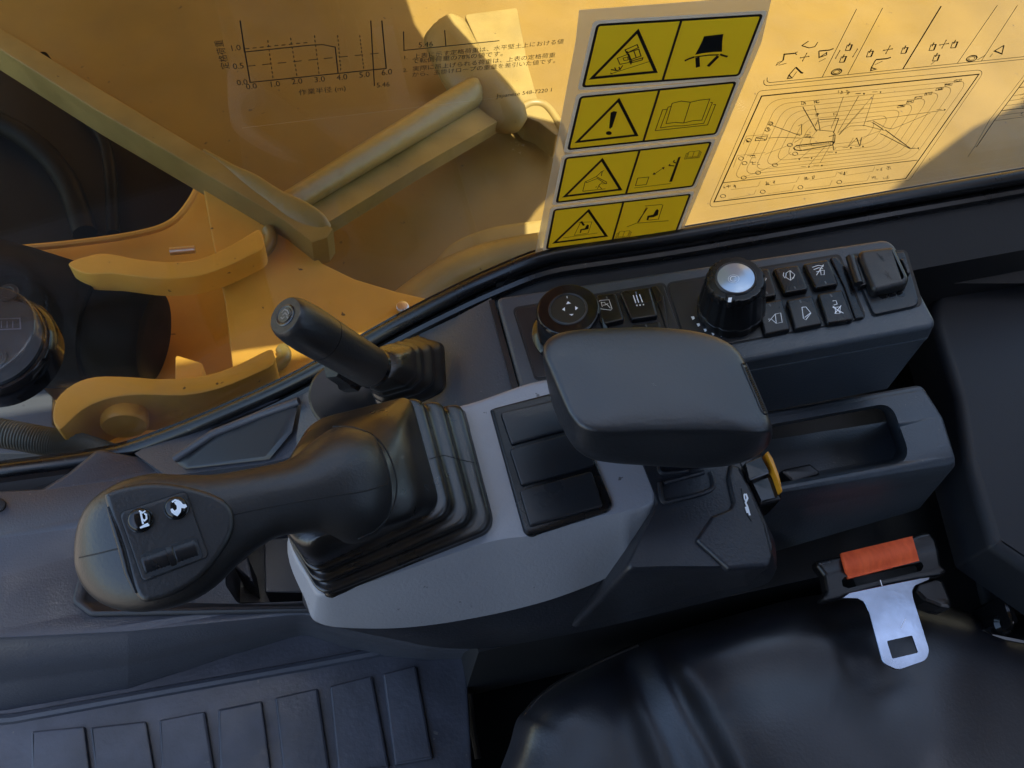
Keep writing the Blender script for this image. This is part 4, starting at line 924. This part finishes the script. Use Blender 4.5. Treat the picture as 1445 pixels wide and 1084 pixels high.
def btn(x, y, rpx, icon_pts, fills):
    o = GP.hit(*c('d1', [(x, y)])[0], .001); px = (o - CAM).length / ray(200, 730).length / 3.6125
    b = MB().turn(o, GP.n, [(0, rpx * px * 1.06), (.0008, rpx * px * 1.06), (.001, rpx * px), (.0035, rpx * px * .98), (.0048, rpx * px * .88), (.0055, rpx * px * .7), (.0058, rpx * px * .3), (.0058, .0001)], n=40).build('round_button', M['gloss'], pnl)
    BP = Plane(o + GP.n * .0060, GP.n); m = MB(); e = 0
    for f in fills: m.poly([BP.hit(u, v, e) for u, v in c('d1', f)]); e += 1.5e-5
    for ln, w_ in icon_pts: m.ribbon(BP, [BP.loc(u, v, e) for u, v in c('d1', ln)], w_ * px, e); e += 1.5e-5
    m.build('button_symbol', M['white'], b, smooth=False, fix=False); return b
b_ = btn(427, 412, 60, [([(420, 364), (438, 375), (452, 364)], 7), ([(428, 372), (440, 432)], 9), ([(446, 378), (456, 384), (458, 405), (448, 415), (440, 408)], 8), ([(425, 452), (448, 438), (466, 430)], 9), ([(432, 448), (472, 436)], 10)], [])
b_['label'] = 'round black button with a white horn symbol'
b_ = btn(610, 350, 57, [([(588, 320), (604, 310), (618, 314)], 9)], [[(598, 322), (618, 308), (634, 318), (642, 330), (660, 332), (664, 344), (652, 352), (636, 350), (632, 372), (616, 392), (600, 386), (584, 372), (580, 356), (590, 352), (600, 364), (612, 356), (612, 340)]])
b_['label'] = 'round black button with a white hand-like symbol'
rh = MB().prism(GP, c('d1', [(420, 590), (712, 492), (750, 606), (472, 708)]), .0008, .0016, r=7, bev=.0004).build('roller_frame', M['dark'], pnl)
p0 = GP.hit(*c('d1', [(446, 650)])[0], -.0088); p1 = GP.hit(*c('d1', [(730, 552)])[0], -.0088); ax = (p1 - p0)
ln = ax.length
ro = MB().turn(p0, ax, [(0, .0105), (.0006, .0112)] + [(.0012 + (ln * .42) * i / 14, .0113 + .0003 * (i % 2)) for i in range(15)] + [(ln * .46, .0120), (ln * .56, .0120)] + [(ln * .58 + (ln * .38) * i / 12, .0113 + .0003 * (i % 2)) for i in range(13)] + [(ln, .0105)], n=64)
ro.build('thumb_roller', M['black'], rh)
seam('parting_line', [grip], [(286, 737), (340, 724), (400, 712), (470, 700), (520, 692), (566, 676)], .0005, grip, n=40)
seam('parting_line', [grip], [(182, 772), (160, 776), (140, 781), (112, 787)], .0005, grip)
seam('collar_edge', [grip] + [o for o in joy.children if o.name.startswith('boot')], [(470, 602), (500, 604), (530, 617), (550, 645), (560, 685), (552, 722), (530, 748), (505, 760)], .0007, grip, n=60)
boot = [o for o in joy.children if o.name.startswith('boot')][0]
seam('mould_line', [boot], [(606, 648), (625, 643), (640, 646), (655, 650), (684, 656)], .0004, boot)

# blade lever
lv = thing('blade_lever', 'short fat black lever with a pleated boot standing between window and joystick', 'lever', P(590, 530, -.08))
bm0 = rp([(590, 472), (632, 482), (636, 552), (608, 566), (550, 585), (528, 575), (535, 500)], [10, 12, 20, 10, 20, 20, 20], 6, 4)
bm1 = rp([(555, 482), (585, 488), (588, 528), (572, 545), (535, 555), (518, 548), (522, 505)], [10, 14, 16, 12, 16, 16, 16], 6, 4)
rings = []
for i in range(19):
    t = i / 18; wv = .5 - .5 * math.cos(t * 3 * 2 * math.pi)
    rings.append(ring(scale_out(lerp_out(bm0, bm1, t), 1 - .12 * (1 - wv) * (1 if 0 < i < 18 else 0)), -.082 + .045 * t))
bm2 = rp([(530, 490), (563, 494), (570, 515), (555, 535), (520, 545), (508, 540), (508, 505)], [10, 14, 14, 12, 14, 14, 14], 6, 4)
rings += [ring(bm2, -.025), ring(scale_out(bm2, .85), -.018)]
MB().loft(rings).build('lever_boot', M['rubber'], lv, sub=1)
MB().turn(P(486, 560, -.10), (0, -.3, 1), [(0, .034), (.006, .034), (.008, .032)], n=40).build('base_disc', M['black'], lv)
e0 = P(404, 446, .085); e1 = P(526, 520, -.005); ax = (e1 - e0); Ln = ax.length
rL = 33 * mpp(430, 460, .07)
MB().turn(P(500, 535, -.045), -ax, [(0, rL * .80), (.010, rL * .80), (.014, rL * .66), (.03, rL * .6)], n=6).build('hex_nut', M['black'], lv)
MB().turn(e1 + ax.normalized() * .006, -ax, [(0, rL * .84), (.004, rL * .98), (.008, rL * .9)], n=48).build('grip_collar', M['gloss'], lv)
gr = MB().turn(e1, -ax, [(0, rL * .93), (.004, rL * .99), (Ln * .3, rL * 1.0), (Ln * .60, rL * 1.04)], n=56).build('lever_grip', M['grip'], lv)
MB().turn(e1 - ax * .605, -ax, [(0, rL * 1.035), (.002, rL * 1.045), (Ln * .15, rL * 1.06), (Ln * .28, rL * 1.02), (Ln * .36, rL * .95), (Ln * .395, rL * .86), (Ln * .405, rL * .80), (Ln * .405, rL * .01)], n=56).build('lever_cap', M['grip'], lv)
ct = e1 - ax * 1.0
MB().turn(ct - ax.normalized() * .000, -ax, [(0, rL * .50), (.0015, rL * .50), (.002, rL * .44), (.0016, rL * .36), (.0022, rL * .34), (.0022, .0001)], n=40).build('cap_boss', M['rubber'], lv)
LP = Plane(ct - ax.normalized() * .0024, -ax)
strokes('cap_symbol', LP, .0001, [(c('c6', l), .0011) for l in ([(135, 222), (150, 205), (165, 212), (172, 228)], [(140, 235), (152, 222), (165, 235)], [(130, 245), (140, 252), (150, 242)], [(160, 240), (168, 250)])], .001, mat('symbol_grey', (.20, .19, .18), .5), lv)

# armrest
ar = thing('armrest', 'padded black armrest hovering over the pod and switch console', 'armrest', P(930, 580, .03))
Stop = [(765, 498), (772, 478), (800, 466), (860, 462), (925, 461), (985, 467), (1024, 480), (1046, 499), (1062, 532), (1080, 575), (1089, 604), (1074, 613), (1040, 611), (980, 610), (910, 611), (852, 613), (823, 607), (803, 588), (788, 555), (775, 524)]
Smid = [(768, 512), (774, 494), (800, 482), (860, 477), (925, 477), (985, 483), (1022, 496), (1044, 514), (1062, 545), (1081, 582), (1091, 612), (1082, 632), (1040, 648), (980, 655), (910, 652), (850, 649), (816, 638), (795, 612), (780, 578), (771, 545)]
Sbot = [(778, 530), (784, 512), (806, 500), (860, 495), (925, 495), (985, 500), (1018, 512), (1038, 528), (1056, 556), (1074, 590), (1083, 616), (1076, 638), (1040, 655), (985, 661), (912, 658), (856, 653), (824, 643), (804, 620), (790, 590), (781, 560)]
def RR(p, z): return ring(spl(p, 80), z)
def sh(p, k, dy=0): return [(a, b + dy) for a, b in scale_out(p, k)]
ZT = .118
MB().loft([RR(Sbot, .070), RR(Sbot, .078), RR(Smid, .088), RR(lerp_out(Smid, Stop, .5), .104), RR(Stop, ZT - .002), RR(sh(Stop, .975), ZT + .0015), RR(sh(Stop, .93), ZT + .003), RR(sh(Stop, .75), ZT + .0045), RR(sh(Stop, .5), ZT + .0055), RR(sh(Stop, .25), ZT + .006), RR(sh(Stop, .08), ZT + .0061), RR(sh(Stop, .012), ZT + .0061)]).build('pad', M['pad'], ar, sub=1, ang=180)
MB().prism(H(0), [(960, 560), (1030, 560), (1040, 600), (960, 600)], -.01, .08, r=10, bev=.004).build('support_post', M['dark'], ar)
pad_ = [o for o in ar.children if o.name.startswith('pad')][0]
rib = MB(); q = on_surface([pad_], c('d3', [(1216, 232), (1236, 232), (1256, 250), (1300, 345), (1334, 432), (1330, 448), (1308, 446), (1270, 360), (1222, 250), (1216, 232)]), 60)
rib.tube(q, .0009, 6)
for i in range(22):
    t = (i + .5) / 22; x = 1222 + 86 * t; y = 244 + 196 * t
    q = on_surface([pad_], c('d3', [(x, y + 6), (x + 14, y - 1), (x + 27, y - 8)]), 4)
    if len(q) > 2: rib.tube(q, .0008, 5)
rib.build('release_strip', M['black'], ar)

# black latch with amber blade
la = thing('amber_latch', 'small black latch block with an amber edge beside the armrest', 'latch', P(1080, 690, 0))
MB().prism(H(0), c('d4', [(862, 150), (975, 100), (1030, 215), (890, 268)]), -.03, .012, r=3, bev=.002).build('latch_block', M['gloss'], la)
MB().prism(H(0), c('d4', [(888, 268), (1035, 212), (1102, 345), (1100, 382), (960, 418)]), -.03, .006, r=3, bev=.003).build('latch_base', M['gloss'], la)
MB().prism(H(0), c('d4', [(1000, 84), (1014, 74), (1044, 122), (1084, 230), (1106, 330), (1096, 330), (1064, 240), (1030, 150)]), .004, .014, r=.6, bev=.001).build('amber_blade', M['orange'], la)

# storage bin
bn = thing('storage_bin', 'dark open storage bin behind the armrest', 'storage bin', P(1220, 640, -.2))
bz = -.085
bb = MB(); o_ = rp([(1040, 590), (1300, 543), (1330, 590), (1350, 655), (1040, 706)], [8, 14, 30, 10, 8], 6, 3)
o2_ = rp([(1040, 590), (1300, 543), (1330, 590), (1350, 662), (1040, 716)], [8, 14, 30, 10, 8], 6, 3)
o3_ = rp([(1060, 640), (1270, 610), (1290, 640), (1306, 716), (1060, 788)], [8, 14, 30, 16, 8], 6, 3)
bb.loft([ring(o3_, bz - .10), ring(lerp_out(o2_, o3_, .28), bz - .038), ring(lerp_out(o2_, o3_, .25), bz - .034), ring(o2_, bz - .008), ring(o_, bz - .002), ring(scale_out(o_, .985), bz)])
bo = bb.build('bin_body', M['console'], bn)
k1 = MB(); ko = rp([(1060, 604), (1258, 568), (1288, 652), (1060, 694)], [8, 22, 22, 8], 8, 3)
k1.loft([ring(scale_out(ko, .86), bz - .075), ring(scale_out(ko, .955), bz - .012), ring(ko, bz + .0005), ring(scale_out(ko, 1.01), bz + .01)])
k1 = k1.build('k', M['dark']); bo = cut(bo, [k1], 28)
bo.parent = bn; bo.matrix_parent_inverse = Matrix.Translation(-Vector(bn.location))
MB().prism(H(0), c('d5', [(190, 455), (330, 425), (385, 470), (250, 510)]), bz - .075, bz - .05, r=4, bev=.003).build('bin_step', M['smooth'], bn)

# seat
se = thing('operator_seat', 'black vinyl operator seat cushion with stitched creases', 'seat', P(1150, 1040, -.4))
cs0 = [(722, 1040), (742, 1000), (775, 970), (850, 930), (930, 898), (1020, 872), (1120, 845), (1180, 838), (1280, 842), (1360, 860), (1430, 888), (1560, 920), (1700, 1100), (1500, 1400), (900, 1400), (700, 1200)]
def RS(k, z, dy=0): return ring(spl(sh(cs0, k, dy), 96), z)
def seg_d(u, v, L):
    best = 1e9
    for (a, b), (e, f) in zip(L, L[1:]):
        d = Vector((e - a, f - b)); w_ = Vector((u - a, v - b)); t = max(0, min(1, w_.dot(d) / d.length_squared)); best = min(best, (w_ - d * t).length)
    return best
def bump(u, v):
    g = lambda d, s_: math.exp(-(d / s_) ** 2)
    z = .009 * g(seg_d(u, v, [(915, 900), (938, 945), (972, 1005), (1010, 1075), (1060, 1200)]), 20)
    z -= .010 * g(seg_d(u, v, [(880, 930), (898, 975), (925, 1040), (955, 1120), (990, 1260)]), 20)
    z -= .006 * g(seg_d(u, v, [(955, 925), (990, 975), (1035, 1050), (1090, 1180)]), 30)
    z += .007 * g(seg_d(u, v, [(800, 990), (840, 985), (870, 1040), (890, 1120)]), 50)
    z += .005 * g(seg_d(u, v, [(985, 925), (1060, 903), (1130, 896), (1190, 905)]), 30)
    z -= .004 * g(seg_d(u, v, [(1010, 975), (1090, 950), (1180, 945), (1240, 970)]), 46)
    z -= .004 * g(seg_d(u, v, [(1150, 858), (1190, 880), (1205, 905)]), 18)
    z += .004 * g(seg_d(u, v, [(1380, 905), (1340, 960), (1330, 1050)]), 50)
    return z
prof = [(1.0, -.42), (1.0, -.30), (.999, -.285), (.996, -.270), (.988, -.256), (.976, -.244), (.96, -.235), (.94, -.228), (.915, -.223), (.885, -.219), (.85, -.216), (.81, -.2135), (.77, -.2115), (.73, -.210), (.69, -.209), (.65, -.208), (.60, -.207), (.55, -.2065), (.50, -.206), (.44, -.2055), (.38, -.205), (.3, -.205), (.2, -.205), (.1, -.205), (.02, -.205)]
MB().loft([[P(a[0], a[1], z + (bump(*a) * max(0, min(1, (1 - k) * 22)) if k < 1 else 0)) for a in spl([(1150 + (x_ - 1150) * k, 1200 + (y_ - 1200) * k) for x_, y_ in cs0], 192)] for k, z in prof]).build('cushion', M['vinyl'], se, sub=1, ang=180)
MB().tube([P(u, v, -.262) for u, v in spl([(722, 1075), (742, 1010), (779, 971), (848, 934), (900, 911)], 30, closed=False)], .003, 10).build('piping', M['rubber'], se)

# seat belt tongue
sb = thing('seat_belt_tongue', 'steel seat belt tongue with black grip and orange webbing lying on the seat edge', 'seat belt tongue', P(1250, 850, -.2))
BT = Plane(P(1240, 820, -.175), (0, -.03, 1))
bk = MB().prism(BT, c('d6', [(182, 250), (300, 222), (655, 128), (700, 112), (742, 108), (775, 145), (790, 200), (800, 270), (835, 300), (800, 322), (720, 335), (520, 372), (310, 432), (235, 450), (205, 445), (236, 395), (222, 320), (188, 275)]), -.004, .009, r=[3,2,2,4,5,5,4,4,4,4,3,3,3,4,4,4,4,4], bev=.004, sm=4)
bk = bk.build('black_grip', M['black'], sb)
kk = MB().prism(BT, c('d6', [(308, 345), (320, 330), (700, 255), (712, 275), (700, 300), (340, 385), (312, 375)]), -.02, .0093, r=2).build('k', M['dark'])
bk = cut(bk, [kk], 30); bk.parent = sb; bk.matrix_parent_inverse = Matrix.Translation(-Vector(sb.location))
W1 = c('d6', [(305, 212), (655, 128), (690, 250), (340, 338)])
wb = MB(); 
u0, u1, u2, u3 = [Vector(p) for p in W1]; rr = []
for j in range(13):
    t = j / 12; hz_ = .0095 + .0055 * math.sin(math.pi * min(1, t * 1.1)) ; a = u0.lerp(u3, t); b = u1.lerp(u2, t)
    rr.append([BT.hit(*(a.lerp(b, s / 10)), hz_ + .0003 * math.sin(s * 1.7 + j)) for s in range(11)])
rr2 = [[p - BT.n * .004 for p in r] for r in rr]
b = wb.loft(rr, False, False, closed=False); wb.loft(rr2, False, False, closed=False)
for a_r, b_r in ((rr[0], rr2[0]), (rr[-1], rr2[-1])): wb.loft([a_r, b_r], False, False, closed=False)
wb.loft([[r[0] for r in rr], [r[0] for r in rr2]], False, False, closed=False); wb.loft([[r[-1] for r in rr], [r[-1] for r in rr2]], False, False, closed=False)
wb.build('orange_webbing', M['webbing'], sb)
mt = MB().prism(BT, c('d6', [(308, 434), (345, 408), (500, 375), (700, 335), (744, 330), (735, 345), (668, 372), (655, 400), (662, 440), (740, 690), (728, 740), (585, 790), (510, 755), (440, 500), (420, 455), (385, 436)]), .0092, .0118, r=[1,3,2,2,1,2,7,6,6,16,16,16,16,6,7,4], bev=.0004, sm=1).build('steel_tongue', M['steel'], sb)
kk = MB().prism(BT, c('d6', [(530, 645), (655, 617), (685, 703), (557, 733)]), 0, .0121, r=2).build('k', M['dark'])
mt = cut(mt, [kk], 8); mt.parent = sb; mt.matrix_parent_inverse = Matrix.Translation(-Vector(sb.location))
strokes('tongue_notch', BT, .0123, [c('d6', [(497, 344), (506, 374)])], .0009, M['bolt'], sb)
strokes('tongue_scratch', BT, .0119, [c('d6', [(622, 535), (598, 582)])], .0004, M['bolt'], sb)
# black guide behind the tongue
MB().prism(BT, c('d6', [(690, 350), (770, 325), (810, 345), (850, 440), (855, 490), (800, 480), (720, 450), (670, 400)]), -.03, -.004, r=5, bev=.004).build('belt_stalk', M['black'], sb)
# seat slider parts, buckle holder
sp = thing('recline_mechanism', 'small black seat recline mechanism on the right beyond the cushion', 'seat mechanism', P(1420, 860, -.25))
MB().prism(H(0), c('d6', [(1095, 420), (1130, 400), (1160, 480), (1190, 550), (1150, 575), (1120, 500)]), -.26, -.20, r=4, bev=.004).build('hinge_arm', M['gloss'], sp)
MB().turn(P(1400, 882, -.24), (0, -.2, 1), [(0, .012), (.02, .012), (.024, .008)], n=24).build('hinge_knob', M['gloss'], sp)
MB().prism(H(0), [(1380, 888), (1410, 880), (1450, 862), (1500, 860), (1500, 920), (1400, 900)], -.28, -.23, r=4, bev=.004).build('hinge_plate', M['gloss'], sp)
# dark base under console, pod and bin
bs_ = MB().box((.12, .20, -.5), (.55, .42, -.262)).box((.553, .06, -.5), (1.28, .42, -.268)).build('seat_riser', M['dark']); tag(bs_, 'plain black riser box beneath the storage bin', 'riser')

# round gauge at the left edge
ga = thing('round_gauge', 'round black gauge with a clear plastic cover at the left edge', 'gauge', P(-5, 490, -.1))
gz = -.02; gc = P(-12, 482, gz - .02); gn = Vector((-.10, -.05, 1)).normalized(); rg_ = 76 * mpp(0, 470, gz)
MB().turn(gc - gn * .035, gn, [(0, rg_ * .95), (.004, rg_ * 1.08), (.022, rg_ * 1.12), (.028, rg_ * 1.08), (.031, rg_ * 1.02)], n=64).build('gauge_housing', M['gloss'], ga)
MB().turn(gc - gn * .004, gn, [(0, rg_ * .93), (.004, rg_ * .93)], n=64).build('gauge_face', M['gaugeface'], ga)
MB().turn(gc - gn * .003, gn, [(0, rg_ * 1.0), (.010, rg_ * 1.0), (.018, rg_ * .99), (.0215, rg_ * .965), (.023, rg_ * .92), (.0232, rg_ * .4), (.0232, .0003)], n=64).build('clear_cover', M['acrylic'], ga)
GA = Plane(gc + gn * .001, gn)
for px_ in ((12, 414), (-4, 506)):
    q = GA.hit(*px_); MB().turn(q, gn, [(0, .009), (.002, .009), (.0022, .006), (.001, .005), (.001, .0003)], n=28).build('face_screw', M['smooth'], ga)
strokes('face_marks', GA, .0004, [([(-20, 451), (29, 449)], .0012), ([(-20, 466), (29, 464)], .0012), ([(28, 449), (29, 465)], .0012)] + [([(x, 453), (x, 463)], .0008) for x in (2, 10, 18)], .001, M['greypaint'], ga)
